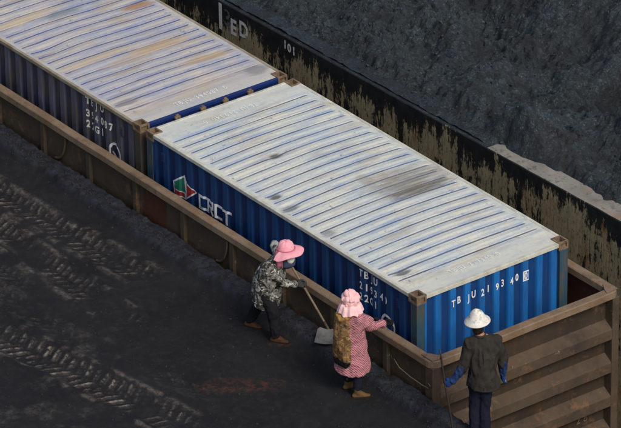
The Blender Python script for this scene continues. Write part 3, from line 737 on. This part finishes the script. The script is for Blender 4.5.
for gx, gy, sx, sy in ((XE-.09, YF-.09, -1, -1), (XE-.09, YN+.09, -1, 1)):
    bm = bmesh.new(); P_ = [(gx+.06, gy-sy*.06), (gx+.06, gy+sy*.13), (gx-.02, gy+sy*.10), (gx-.13, gy+sy*.03), (gx-.17, gy-sy*.06)]
    a_ = [bm.verts.new((x, y, ZR+.006)) for x, y in P_]; b_ = [bm.verts.new((x, y, ZR+.016)) for x, y in P_]
    bm.faces.new(a_); bm.faces.new(b_)
    for i in range(5): bm.faces.new((a_[i], a_[(i+1) % 5], b_[(i+1) % 5], b_[i]))
    bmesh.ops.recalc_face_normals(bm, faces=bm.faces); obj('gusset_plate', bm, MT['rim'], wg)
# walls (sheet with a slight thickness)
ys0 = YN+.055
obj('side_wall', BM(((XL+.06, ys0, 0), (XE-.09, ys0+.012, ZR-RT+.01)), bev=0), [MT['wside']], wg)
obj('side_wall', BM(((XL+.06, YF-.067, 0), (XE-.09, YF-.055, ZR-RT+.01)), bev=0), [MT['winside']], wg)
# inner lining of the end and sides (rust red inside)
obj('lining', BM(((XL+.1, ys0+.015, 0), (XE-.17, ys0+.02, ZR-RT))), MT['winside'], wg)
xw0 = XE-.165
obj('end_wall', BM(((xw0, YN+.03, -.05), (xw0+.012, YF-.03, ZR-RT+.01)), bev=0), MT['wend'], wg)
obj('end_wall', BM(((xw0-.006, YN+.07, 0), (xw0-.003, YF-.07, ZR-RT)), bev=0), MT['winside'], wg)
obj('end_wall', BM(((XL+.07, YN+.07, 0), (XL+.085, YF-.07, ZR-RT)), bev=0), MT['winside'], wg)
obj('floor', BM(((XL+.06, YN+.06, -.06), (XE-.1, YF-.06, 0))), MT['winside'], wg)
# end ribs and corner posts
for zt in (1.83, 1.32, .80, .30):
    bm = bmesh.new(); prism(bm, [(0, .045), (.125, -.035), (.14, -.055), (.14, -.20), (.125, -.215), (0, -.235)], (xw0+.012, YN+.16, zt), (xw0+.012, YF-.12, zt), (1, 0, 0))
    for v in bm.verts: v.co.z += .004*noise.noise(v.co*2)
    obj('end_rib', bm, MT['wrib'], wg)
for y0, y1 in ((YN+.012, YN+.155), (YF-.13, YF-.012)):
    obj('corner_post', BM(((xw0+.004, y0, -.35), (XE-.004, y1, ZR-RT+.004)), bev=.012), MT['wrib'], wg)
# side posts
k = 0; x = -.30
while x > XL+.1:
    bm = bmesh.new(); prism(bm, [(-.055, 0), (-.04, -.045), (.04, -.045), (.055, 0)], (x, ys0, -.1), (x, ys0, ZR-RT-.002), (1, 0, 0), (0, 1, 0))
    obj('side_post', bm, MT['wside'], wg)
    bm = bmesh.new(); prism(bm, [(-.055, 0), (-.04, .045), (.04, .045), (.055, 0)], (x, YF-.055, -.1), (x, YF-.055, ZR-RT-.002), (1, 0, 0), (0, 1, 0))
    obj('side_post', bm, MT['wside'], wg)
    x -= 1.13
# curved braces under the rim
for x in (-4.05, -7.9):
    pts = [(x-.02+.26*(1-math.cos(a)), ys0-.03, ZR-RT-.02-.42*math.sin(a)) for a in np.linspace(0, PI/2, 9)]
    bm = bmesh.new(); tube(bm, [(x+.24-(q[0]-x), q[1], q[2]) for q in pts], .02, 6); obj('brace', bm, MT['wside'], wg)
# rust patch plate
obj('patch_plate', BM(((-5.78, ys0-.006, 1.6), (-5.25, ys0-.001, ZR-RT-.06)), bev=.001), m_wagon('rust_red_patch', (.085, .030, .014), (.06, .024, .013), (.05, .03, .02), .4), wg)
obj('patch_plate', BM(((-.12, ys0-.006, 1.62), (.42, ys0-.001, ZR-RT-.10)), bev=.001), MT['wside'], wg)
# chalk marks on the side
bm = bmesh.new(); place_glyphs(bm, '153', [(-.58, 1.97), (-.50, 1.96), (-.29, 2.03)], .11, .8, .0, (), lambda u, v: (u, ys0-.0035, v)); obj('chalk_marks', bm, MT['chalk'], wg)
bm = bmesh.new(); place_glyphs(bm, '28', [(2.30, .42), (2.42, .42)], .13, .8, .01, (), lambda u, v: (xw0+.016, u, v)); obj('painted_number', bm, m_letter('ochre_lettering', (.20, .15, .06), .5, (.06, .045, .03)), wg)
bm = bmesh.new(); place_glyphs(bm, '11', [(.93, 1.79), (1.03, 1.80)], .05, .9, .0, (), lambda u, v: (XE-.002, u, v)); obj('chalk_marks', bm, m_letter('pale_chalk', (.34, .30, .25), .5, (.085, .058, .038)), wg)
# bent wire hanging on the side by the corner
bm = bmesh.new(); tube(bm, [(-.1, ys0-.05, 2.06), (.02, ys0-.06, 1.99), (.25, ys0-.06, 1.955), (.50, ys0-.06, 1.945), (.64, ys0-.055, 1.95), (.66, ys0-.05, 2.0), (.62, ys0-.05, 2.02)], .006, 6)
obj('bent_wire', bm, MT['wire'], wg, smooth=True)
# underframe, bogies
obj('underframe', BM(((XL, .9, -.35), (XE-.02, 1.66, -.06)), ((XE-.16, YN+.16, -.36), (XE-.02, YF-.16, -.052)), bev=.01), MT['steel'], wg)
for bx in (-1.2, -10.9):
    b = obj('bogie', BM(((bx-1.2, .45, -.75), (bx+1.2, .55, -.5)), ((bx-1.2, 1.99, -.75), (bx+1.2, 2.09, -.5)), ((bx-.2, .4, -.62), (bx+.2, 2.14, -.36)), bev=.02), MT['steel'], wg)
    for wx in (bx-.875, bx+.875):
        for yy in (.55, 1.93):
            bm = bmesh.new(); tube(bm, [(wx, yy-.05, -.515), (wx, yy+.09, -.515)], .42, 32); obj('wheel', bm, MT['steel'], b)

# ------------------------------------------------------------------ people
def ell(c, r, rot=None, n=2):
    b = bmesh.new(); bmesh.ops.create_icosphere(b, subdivisions=n, radius=1)
    R_ = rot.to_matrix() if rot else Matrix.Identity(3)
    out = [R_ @ Vector((v.co.x*r[0], v.co.y*r[1], v.co.z*r[2])) + Vector(c) for v in b.verts]; b.free(); return out
def hull(bm, pts):
    vs = [bm.verts.new(p) for p in pts]
    g = bmesh.ops.convex_hull(bm, input=vs, use_existing_faces=False)
    dead = [v for v in vs if v.is_valid and not v.link_faces]
    if dead: bmesh.ops.delete(bm, geom=dead, context='VERTS')
def cap(bm, a, ra, b, rb): 
    f = lambda r: (r, r, r) if isinstance(r, (int, float)) else r
    hull(bm, ell(a, f(ra)) + ell(b, f(rb)))
def chain(bm, pts, rs):
    for i in range(len(pts)-1): cap(bm, pts[i], rs[i], pts[i+1], rs[i+1])
def skin(name, bm, voxel, mat, parent, smooth=6, folds=0, fscale=9, seed=0, label=None):
    me = bpy.data.meshes.new('t'); bm.to_mesh(me); bm.free(); o = bpy.data.objects.new('t', me); COL.objects.link(o)
    m = o.modifiers.new('r', 'REMESH'); m.mode = 'VOXEL'; m.voxel_size = voxel
    if smooth:
        s = o.modifiers.new('s', 'SMOOTH'); s.iterations = smooth; s.factor = .5
    dg = bpy.context.evaluated_depsgraph_get(); dg.update()
    out = bpy.data.meshes.new_from_object(o.evaluated_get(dg)); bpy.data.objects.remove(o)
    if folds:
        N = len(out.vertices); co = np.empty(N*3, np.float32); no = np.empty(N*3, np.float32)
        out.vertices.foreach_get('co', co); out.vertices.foreach_get('normal', no); co = co.reshape(-1, 3); no = no.reshape(-1, 3)
        k = np.array([noise.noise(q)+.5*noise.noise(q*2.1) for q in (Vector((p[0]*fscale, p[1]*fscale, p[2]*fscale*.6+seed*3)) for p in co.tolist())], np.float32)
        co += no*(folds*(1-np.abs(k)*2.4))[:, None]
        out.vertices.foreach_set('co', co.reshape(-1)); out.update()
    out.name = name
    return obj(name, out, mat, parent, smooth=True, rel=False, label=label)
V3 = Vector
def hand(bm, wrist, d, side, curl=.8, s=1., grow=0.):
    """palm + four fingers of unequal length + thumb. d: direction of the hand, side: towards the thumb; the palm faces d x side"""
    d = V3(d).normalized(); side = (V3(side)-d*V3(side).dot(d)).normalized(); nrm = d.cross(side).normalized(); w_ = V3(wrist)
    palm = w_+d*.085*s
    hull(bm, ell(w_, (.024*s+grow,)*3) + ell(palm+side*.026*s, (.015*s+grow,)*3) + ell(palm-side*.028*s, (.014*s+grow,)*3) + ell(w_+d*.03*s+side*.022*s, (.016*s+grow,)*3))
    for k, ln in enumerate((.072, .080, .074, .058)):
        p = palm+side*(.028-.0187*k)*s; a = 0; pts = [p]
        for j, fr in enumerate((.45, .32, .23)):
            a += curl*(.75, 1.0, .8)[j]
            pts.append(pts[-1]+(d*math.cos(a)+nrm*math.sin(a))*ln*fr*s)
        chain(bm, pts, [.0092*s+grow, .0088*s+grow, .008*s+grow, .007*s+grow])
    b = w_+d*.028*s+side*.025*s
    chain(bm, [b, b+(side*.7+d*.6+nrm*.35).normalized()*.035*s, b+(side*.35+d*.75+nrm*.8).normalized()*.062*s], [.012*s+grow, .010*s+grow, .0085*s+grow])
def foot(bm, ankle, d, s=1., grow=0):
    a = V3(ankle); d = V3(d).normalized(); z = V3((0, 0, 1))
    sd_ = d.cross(z)
    hull(bm, ell(a+z*0, (.037*s+grow,)*3)+ell(V3((a.x, a.y, .034*s+grow*.5))-d*.05*s, (.034*s+grow, .034*s+grow, .034*s))+ell(V3((a.x, a.y, .03*s+grow*.5))+d*.10*s, (.042*s+grow, .042*s+grow, .03*s)))
    hull(bm, ell(V3((a.x, a.y, .03*s+grow*.5))+d*.09*s, (.043*s+grow, .043*s+grow, .03*s))+ell(V3((a.x, a.y, .022*s+grow*.5))+d*.165*s, (.030*s+grow, .030*s+grow, .021*s)))
def body(root, J, F, hands, feet, s=1.):
    """one continuous body; J joints in local metres"""
    bm = bmesh.new(); F = V3(F).normalized(); Lf = V3((0, 0, 1)).cross(F)
    hd = J['head']; nk = J['neck']; hz = V3((0, 0, 1))
    # head: skull, jaw, nose, ears, brow
    hull(bm, ell(hd+hz*.03, (.078, .078, .088))+ell(hd-F*.02+hz*.02, (.08, .08, .08)))
    hull(bm, ell(hd+F*.035-hz*.075, (.036, .036, .03))+ell(hd+F*.02, (.066, .066, .06)))
    cap(bm, hd+F*.082+hz*.015, .008, hd+F*.102-hz*.018, .013)
    for q in (-1, 1): hull(bm, ell(hd+Lf*q*.08, (.012, .012, .026))+ell(hd+Lf*q*.072+hz*.01, (.012, .012, .03)))
    cap(bm, hd+F*.088-hz*.048-Lf*.018, .008, hd+F*.088-hz*.048+Lf*.018, .008)
    cap(bm, hd-F*.01-hz*.04, .052, nk, .056)
    sl_, sr_ = J['shl'], J['shr']; mid = (sl_+sr_)/2
    hull(bm, ell(sl_, (.05,)*3)+ell(sr_, (.05,)*3)+ell(nk, (.05,)*3)+ell(J['chest'], (.12, .12, .10)))
    hull(bm, ell(sl_, (.05,)*3)+ell(sr_, (.05,)*3)+ell(J['chest'], (.125, .125, .1))+ell(J['waist'], (.11, .11, .08)))
    hl, hr = J['hipl'], J['hipr']
    hull(bm, ell(J['waist'], (.11, .11, .08))+ell(hl, (.09,)*3)+ell(hr, (.09,)*3))
    for a in 'lr':
        chain(bm, [J['sh'+a], J['el'+a], J['wr'+a]], [.047, .036, .024])
        chain(bm, [J['hip'+a], J['kn'+a], J['an'+a]], [.082, .052, .036])
        hand(bm, J['wr'+a], *hands[a]); foot(bm, J['an'+a], feet[a], .78)
    o = skin('body', bm, .0075, MT['skin'], root, smooth=3)
    for q in (-1, 1):
        b = bmesh.new()
        hull(b, ell(hd+F*.079+Lf*q*.031+hz*.012, (.010, .010, .008))); obj('eye', b, MT['eye'], o, True, rel=False)
    return o
def lerp(a, b, t): return V3(a).lerp(V3(b), t)
def legs(root, J, mat, r=(.105, .078, .062), cut=.05, name='trousers', seed=0):
    bm = bmesh.new()
    hull(bm, ell(J['waist'], (.12, .12, .06))+ell(J['hipl'], (.105,)*3)+ell(J['hipr'], (.105,)*3))
    for a in 'lr':
        an = lerp(J['an'+a], J['kn'+a], cut)
        chain(bm, [J['hip'+a], J['kn'+a], an], list(r))
    return skin(name, bm, .009, mat, root, 4, .009, 11, seed)
def shoes(root, J, feet, mat, boot=0., s=1.05, soles=True):
    for a in 'lr':
        bm = bmesh.new(); foot(bm, J['an'+a], feet[a], s, .006)
        if boot: cap(bm, J['an'+a], .05, J['an'+a]+V3((0, 0, boot)), .054)
        o = skin('boot' if boot else 'shoe', bm, .006, mat, root, 3)
        if soles:
            b = bmesh.new(); d = V3(feet[a]).normalized(); p = V3((J['an'+a].x, J['an'+a].y, .006))
            hull(b, ell(p-d*.055, (.044, .044, .008))+ell(p+d*.10, (.052, .052, .008))+ell(p+d*.17, (.036, .036, .008))); obj('sole', b, MT['sole'], o, rel=False)
def lathe(prof, seg=48, fn=None, thick=0):
    bm = bmesh.new(); rows = []
    for r, z in prof:
        row = []
        for k in range(seg):
            a = 2*PI*k/seg; p = V3((r*math.cos(a), r*math.sin(a), z))
            row.append(bm.verts.new(fn(p, a) if fn else p))
        rows.append(row)
    for A, B in zip(rows, rows[1:]):
        for k in range(seg): bm.faces.new((A[k], A[(k+1) % seg], B[(k+1) % seg], B[k]))
    bmesh.ops.remove_doubles(bm, verts=bm.verts, dist=1e-5)
    bmesh.ops.recalc_face_normals(bm, faces=bm.faces)
    if thick: bmesh.ops.solidify(bm, geom=bm.faces[:], thickness=thick)
    return bm
def xf(bm, loc, tilt=(0, 0, 0)):
    from mathutils import Euler
    m = Matrix.Translation(loc) @ Euler(tilt).to_matrix().to_4x4(); bmesh.ops.transform(bm, matrix=m, verts=bm.verts); return bm
RZ = math.atan2(.8, .6)      # local x = across the view, local y = away from the viewer

# ---- woman with pink checked coat at the rim
w2 = empty('person', (-.14, -.93, GZ), 'woman in a pink checked coat and puffy pale pink hat reaching over the wagon rim', 'person', RZ, 'workers beside the wagon')
F = V3((.8, .6, 0)); Lf = V3((-.6, .8, 0))
J = dict(head=V3((-.035, .0, 1.335)), neck=V3((-.035, -.01, 1.20)), shl=V3((-.125, .12, 1.165)), shr=V3((.065, -.13, 1.165)), chest=V3((-.03, 0, 1.03)), waist=V3((-.03, .0, .86)),
         hipl=V3((-.075, .065, .74)), hipr=V3((.02, -.07, .74)), knl=V3((-.055, .12, .43)), knr=V3((.055, -.08, .43)), anl=V3((-.075, .12, .085)), anr=V3((.045, -.115, .085)),
         elr=V3((.205, .01, .985)), wrr=V3((.385, .14, .955)), ell=V3((.05, .28, .96)), wrl=V3((.22, .36, .88)))
hands = {'r': (V3((.9, .45, -.05)), V3((0, .1, 1)), .95), 'l': (V3((.8, .5, -.2)), V3((.3, -.4, 1)), .6)}
feet = {'l': V3((.75, .45, 0)), 'r': V3((.9, .15, 0))}
b2 = body(w2, J, F, hands, feet)
legs(w2, J, MT['navy_t'], (.085, .070, .058), .2)
shoes(w2, J, feet, MT['boot'], .09, .86)
def coat(root, J, mat, hem_u, hem_r, hem_c, sleeve=(.068, .057, .046), seed=1, puff=0, name='coat', wr=.94, chest=.145, folds=.012, waist_r=.15):
    bm = bmesh.new(); sl_, sr_ = J['shl'], J['shr']
    hull(bm, ell(sl_, (.066,)*3)+ell(sr_, (.066,)*3)+ell(J['neck']-V3((0, 0, .02)), (.066, .066, .04))+ell(J['chest'], (chest, chest, .1)))
    hull(bm, ell(sl_, (.064,)*3)+ell(sr_, (.064,)*3)+ell(J['chest'], (chest, chest, .1))+ell(J['waist'], (waist_r, waist_r, .08)))
    hc = V3(hem_c)
    hull(bm, ell(J['waist'], (waist_r, waist_r, .07))+[V3((hc.x+hem_r[0]*math.cos(a), hc.y+hem_r[1]*math.sin(a), hem_u+.02*math.sin(a*2+1))) for a in np.linspace(0, 2*PI, 25)[:-1]])
    for a in 'lr':
        wq = lerp(J['el'+a], J['wr'+a], wr)
        chain(bm, [J['sh'+a], J['el'+a], wq], list(sleeve))
    return skin(name, bm, .009, mat, root, 5, folds, 8, seed)
ct = coat(w2, J, MT['plaid'], .37, (.235, .21), (-.015, .0, 0), (.074, .064, .052), seed=2, waist_r=.185)
# collar
bm = lathe([(.070, 0), (.078, .025), (.07, .05)], 24, None, .012); obj('collar', xf(bm, J['neck']+V3((0, 0, .0))), MT['plaid'], ct, True, rel=False)
# mustard hooded vest on the back and left side
bm = bmesh.new(); bk = V3((-.15, -.095, 0))
hull(bm, ell(V3((-.20, -.02, 1.13)), (.045, .05, .04))+ell(V3((-.09, -.135, 1.13)), (.045, .04, .04))+ell(V3((-.225, -.03, .60)), (.05, .06, .03))+ell(V3((-.085, -.195, .60)), (.05, .045, .03))+ell(V3((-.165, -.125, .85)), (.085, .08, .08)))
ve = skin('vest', bm, .009, MT['mustard'], w2, 4, .012, 12, 5)
bm = bmesh.new(); hull(bm, ell(V3((-.19, -.03, 1.20)), (.04, .05, .03))+ell(V3((-.08, -.125, 1.21)), (.05, .04, .03))+ell(V3((-.14, -.09, 1.165)), (.07, .06, .05)))
skin('vest_hood', bm, .008, m_cloth('mustard_hood_cloth', (.42, .25, .07), (.30, .17, .05)), ve, 3, .01, 14, 7)
bm = bmesh.new(); hull(bm, ell(V3((-.222, -.035, .57)), (.05, .055, .03))+ell(V3((-.09, -.192, .57)), (.05, .045, .03))+ell(V3((-.21, -.05, .51)), (.045, .05, .02))+ell(V3((-.11, -.185, .51)), (.045, .04, .02)))
skin('vest_trim', bm, .009, MT['shoe_b'], ve, 3, .008, 14, 9)
# hat: puffed crown, gathered band, ruffled neck cape
hd = J['head']
def ruf(amp, n, ph=0, drop=0): return lambda p, a: p*(1) + V3((math.cos(a), math.sin(a), 0))*amp*(p.xy.length/.15)*math.sin(a*n+ph) + V3((0, 0, drop*math.sin(a*n*.5+ph)*(p.xy.length/.15)))
bm = bmesh.new()
hull(bm, ell(hd+V3((0, 0, .055)), (.118, .118, .085))+ell(hd+V3((0, 0, .0)), (.114, .114, .06)))
for q in range(9):
    a = q*.698; hull(bm, ell(hd+V3((.075*math.cos(a), .075*math.sin(a), .085+.012*math.sin(q*2.1))), (.05, .05, .045)))
hull(bm, ell(hd+V3((-.01, 0, .150)), (.080, .076, .052)))
ha = skin('hat', bm, .007, MT['pinkpale'], w2, 4, .009, 22, 11)
bm = lathe([(.115, .02), (.135, -.01), (.152, -.05), (.165, -.095), (.168, -.102)], 72, ruf(.010, 11, 0, .012), .006)
obj('neck_cape', xf(bm, hd+V3((-.005, -.01, .0))), m_cloth('pink_ruffle_cloth', (.88, .50, .52), (.90, .62, .61), 16), ha, True, rel=False)
# gloves
for a in 'lr':
    bm = bmesh.new(); hand(bm, J['wr'+a], *hands[a], 1.04, .004); cap(bm, J['wr'+a], .03, lerp(J['wr'+a], J['el'+a], .12), .034)
    skin('glove', bm, .0045, MT['black_g'], w2, 2)
# ---- woman in camouflage with the shovel
w1 = empty('person', (-2.07, -.92, GZ), 'woman in a camouflage jacket and wide pink sun hat bending over a long shovel', 'person', RZ, 'workers beside the wagon')
w1.scale = (1.06, 1.06, 1.04)
F = V3((.882, -.471, 0)); Lf = V3((.471, .882, 0))
J = dict(head=V3((.265, -.11, 1.245)), neck=V3((.185, -.07, 1.14)), shl=V3((.20, .085, 1.09)), shr=V3((.045, -.20, 1.09)), chest=V3((.08, -.055, .98)), waist=V3((.045, -.02, .82)),
         hipl=V3((.035, .07, .70)), hipr=V3((-.02, -.09, .70)), knl=V3((-.06, .17, .40)), knr=V3((.10, -.15, .40)), anl=V3((-.21, .225, .085)), anr=V3((.12, -.175, .085)),
         elr=V3((.215, -.20, .87)), wrr=V3((.395, -.085, .78)), ell=V3((.125, .24, 1.175)), wrl=V3((.20, .13, 1.145)))
S0 = V3((.80, -.23, .17)); S1 = V3((.225, .115, 1.16)); sdir = (S1-S0).normalized()
hands = {'r': (V3((.75, .55, -.3)), sdir, 1.05), 'l': (V3((.6, -.45, -.3)), sdir, 1.05)}
feet = {'l': V3((.8, -.35, 0)), 'r': V3((.9, -.25, 0))}
b1 = body(w1, J, F, hands, feet)
legs(w1, J, MT['trouser'], (.09, .078, .062), .1, seed=3)
shoes(w1, J, feet, MT['shoe'], 0, .85)
ct = coat(w1, J, MT['camo'], .47, (.17, .16), (.0, -.01, 0), (.078, .044, .040), 4, name='jacket', chest=.175, folds=.013, waist_r=.205)
hd = J['head']
bm = lathe([(.095, -.165), (.118, -.13), (.112, -.085), (.092, -.05)], 36, lambda p, a: p+V3((math.cos(a), math.sin(a), 0))*.006*math.sin(5*a+p.z*60), .008)
obj('scarf', xf(bm, hd+F*.005+V3((0, 0, .0))), MT['scarf'], w1, True, rel=False)
bm = bmesh.new(); hull(bm, ell(hd+F*.06+V3((.01, -.02, -.05)), (.050, .060, .036))+ell(hd+F*.05+V3((.01, -.04, -.06)), (.05, .056, .045)))
obj('face_mask', bm, MT['mask'], w1, True, rel=False)
def sun_hat(root, hd, F, mat):
    Lf = V3((0, 0, 1)).cross(F); Fa = math.atan2(F.y, F.x)
    bm = lathe([(0, .150), (.045, .148), (.08, .130), (.098, .095), (.106, .05), (.108, .035)], 48, lambda p, a: p+V3((0, 0, .003*math.sin(a*8))), .006)
    h = obj('hat', xf(bm, hd, (0, 0, 0)), mat, root, True, rel=False)
    def br(p, a):
        f = max(0, math.cos(a-Fa)); r = p.xy.length; e = (r-.105)/.13
        return V3((p.x*(1+.05*f*e), p.y*(1+.05*f*e), p.z-.05*e*e+.014*math.sin(a*4+.7)*e+.065*f*e))
    bm = lathe([(.105, .045), (.13, .042), (.165, .036), (.190, .026), (.212, .012), (.217, .006)], 64, br, .006)
    # the brim spans the front two thirds
    bmesh.ops.delete(bm, geom=[v for v in bm.verts if V3((v.co.x, v.co.y, 0)).normalized().dot(F) < -.35], context='VERTS')
    obj('brim', xf(bm, hd), mat, h, True, rel=False)
    def cp(p, a): return p+V3((math.cos(a), math.sin(a), 0))*.008*math.sin(a*10)*(1 if p.z < 0 else .3)
    bm = lathe([(.108, .05), (.125, .01), (.135, -.05), (.142, -.12), (.148, -.165)], 60, cp, .006)
    bmesh.ops.delete(bm, geom=[v for v in bm.verts if V3((v.co.x, v.co.y, 0)).normalized().dot(F) > .25], context='VERTS')
    obj('neck_cape', xf(bm, hd), m_cloth('deep_pink_cloth', (.80, .27, .34), (.72, .22, .29), 12), h, True, rel=False)
    bm = bmesh.new(); tube(bm, [hd+V3((.111*math.cos(a), .111*math.sin(a), .05)) for a in np.linspace(0, 2*PI, 33)], .006, 6); obj('hat_band', bm, m_cloth('rose_band_cloth', (.62, .16, .22)), h, True, rel=False)
sun_hat(w1, hd+V3((0, 0, .03)), F, MT['pink'])
for a, mt in (('l', MT['grey_g']), ('r', MT['dgrey_g'])):
    bm = bmesh.new(); hand(bm, J['wr'+a], *hands[a], 1.05, .004); cap(bm, J['wr'+a], .031, lerp(J['wr'+a], J['el'+a], .16), .036)
    skin('glove', bm, .0045, mt, w1, 2)
bm = bmesh.new(); chain(bm, [lerp(J['ell'], J['shl'], .95), J['ell'], lerp(J['ell'], J['wrl'], .75)], [.080, .058, .050])
skin('sleeve', bm, .008, m_cloth('grey_elbow_cloth', (.38, .39, .37), (.24, .25, .24), 14), w1, 3, .008, 14, 4)

# shovel
bpy.context.view_layer.update()
T = lambda p: w1.matrix_world @ V3(p)
s0, s1 = T(S0), T(S1); sh = empty('shovel', (s0.x, s0.y, GZ), 'long handled shovel with a worn square steel blade resting on the black ground', 'shovel')
bm = bmesh.new(); tube(bm, [s0.lerp(s1, t)+V3((.006*math.sin(t*5), 0, 0)) for t in np.linspace(0.02, 1.06, 14)], [.0155]*14, 10); obj('handle', bm, MT['wood'], sh, True)
bm = bmesh.new(); tube(bm, [s0.lerp(s1, -.04), s0.lerp(s1, .03), s0.lerp(s1, .13)], [.024, .021, .019], 12); obj('socket', bm, MT['steel'], sh, True)
# blade: concave square sheet, pointing along the view's lower left to lower right
c0 = T((.775, -.235, .20)); tipc = T((.72, -.50, .165)); ax_ = (tipc-c0); dirb = ax_.normalized(); sidev = dirb.cross(V3((0, 0, 1))).normalized(); nb = sidev.cross(dirb)
bm = bmesh.new(); rows = []
for i in range(9):
    t = i/8; row = []
    for j in range(9):
        s_ = (j/8-.5)*2; hw_ = .13*(1-.05*t) if t > .08 else .10
        row.append(bm.verts.new(c0+dirb*(t*.31)+sidev*hw_*s_+nb*(.030*s_*s_*(1-.5*t)+.012*(1-t))))
    rows.append(row)
for A, B in zip(rows, rows[1:]):
    for j in range(8): bm.faces.new((A[j], A[j+1], B[j+1], B[j]))
bmesh.ops.solidify(bm, geom=bm.faces[:], thickness=.004); bmesh.ops.recalc_face_normals(bm, faces=bm.faces)
obj('blade', bm, MT['blade'], sh, True)

# ---- man with conical hat and stick
mn = empty('person', (1.72, -.33, GZ), 'man in a pale pointed sun hat, dark olive jacket and blue gloves seen from behind', 'person', RZ, 'workers beside the wagon')
F = V3((-.25, .97, 0)); Lf = V3((-.97, -.25, 0))
J = dict(head=V3((-.035, .10, 1.60)), neck=V3((.0, .06, 1.445)), shl=V3((-.125, .05, 1.36)), shr=V3((.215, .05, 1.375)), chest=V3((.045, .05, 1.20)), waist=V3((.03, .03, .98)),
         hipl=V3((-.055, .02, .88)), hipr=V3((.075, .02, .88)), knl=V3((-.065, .05, .48)), knr=V3((.06, .03, .48)), anl=V3((-.07, .0, .09)), anr=V3((.065, -.02, .09)),
         ell=V3((-.20, .01, 1.045)), wrl=V3((-.345, -.035, .845)), elr=V3((.29, .09, 1.07)), wrr=V3((.295, .15, .84)))
K0 = V3((-.335, 0, 0)); K1 = V3((-.513, -.05, 1.30)); kd_ = (K1-K0).normalized()
hands = {'l': (V3((-.8, .1, -.6)), kd_, 1.0), 'r': (V3((0, .15, -1)), V3((-.3, 1, 0)), .45)}
feet = {'l': V3((-.45, .9, 0)), 'r': V3((.15, .95, 0))}
b3 = body(mn, J, F, hands, feet)
legs(mn, J, MT['navy_t'], (.098, .078, .066), .05, seed=6)
shoes(mn, J, feet, MT['shoe_b'], 0)
ct = coat(mn, J, MT['jacket'], .74, (.215, .15), (.045, .0, 0), (.078, .070, .062), 7, name='jacket', wr=.25, chest=.155, folds=.014, waist_r=.165)
bm = lathe([(.066, 0), (.078, .03), (.070, .055)], 24, None, .012); obj('collar', xf(bm, J['neck']-V3((0, 0, .015)), (.1, 0, 0)), MT['jacket'], ct, True, rel=False)
bm = bmesh.new(); tube(bm, [V3((.04, -.105, 1.33)), V3((.045, -.125, 1.15)), V3((.04, -.13, .98)), V3((.04, -.125, .85)), V3((.04, -.145, .76))], .006, 6)
obj('back_seam', bm, MT['jacket'], ct, True, rel=False)
for a in 'lr':
    bm = bmesh.new(); chain(bm, [lerp(J['el'+a], J['wr'+a], .12), lerp(J['el'+a], J['wr'+a], .5), lerp(J['el'+a], J['wr'+a], 1.02)], [.060, .055, .040])
    skin('oversleeve', bm, .007, MT['blue_s'], mn, 3, .010, 16, 3)
    bm = bmesh.new(); hand(bm, J['wr'+a], *hands[a], 1.1, .006); cap(bm, J['wr'+a], .037, lerp(J['wr'+a], J['el'+a], .13), .043)
    skin('glove', bm, .005, MT['blue_g'], mn, 2)
hd = J['head']
bm = bmesh.new(); hull(bm, ell(hd-F*.015+V3((0, 0, .035)), (.09, .09, .088))+ell(hd-F*.03-V3((0, 0, .08)), (.072, .072, .06)))
obj('hair', bm, MT['hair'], mn, True, rel=False)
bm = lathe([(0, .190), (.014, .186), (.045, .165), (.075, .135), (.094, .10), (.108, .072), (.13, .045), (.155, .022), (.163, .010)], 56, lambda p, a: p*(1+.015*math.sin(a*3+1)), .005)
ha = obj('hat', xf(bm, hd+V3((0, 0, .03)), (.05, -.10, 0)), MT['straw'], mn, True, rel=False)
bm = lathe([(.155, .024), (.167, .012), (.169, .005), (.160, .003)], 56); obj('hat_edge', xf(bm, hd+V3((0, 0, .03)), (.05, -.10, 0)), MT['mask'], ha, True, rel=False)
bpy.context.view_layer.update(); T = lambda p: mn.matrix_world @ V3(p)
k0, k1 = T(K0), T(K1)
bm = bmesh.new(); tube(bm, [k0.lerp(k1, t)+V3((.005*math.sin(t*7), 0, 0)) for t in np.linspace(0, 1, 14)], [.015-.003*t for t in np.linspace(0, 1, 14)], 8)
tag(obj('wooden_stick', bm, MT['dwood'], None, True), 'thin dark wooden stick held upright in the blue gloved hand of the man', 'stick')
bpy.context.view_layer.update()
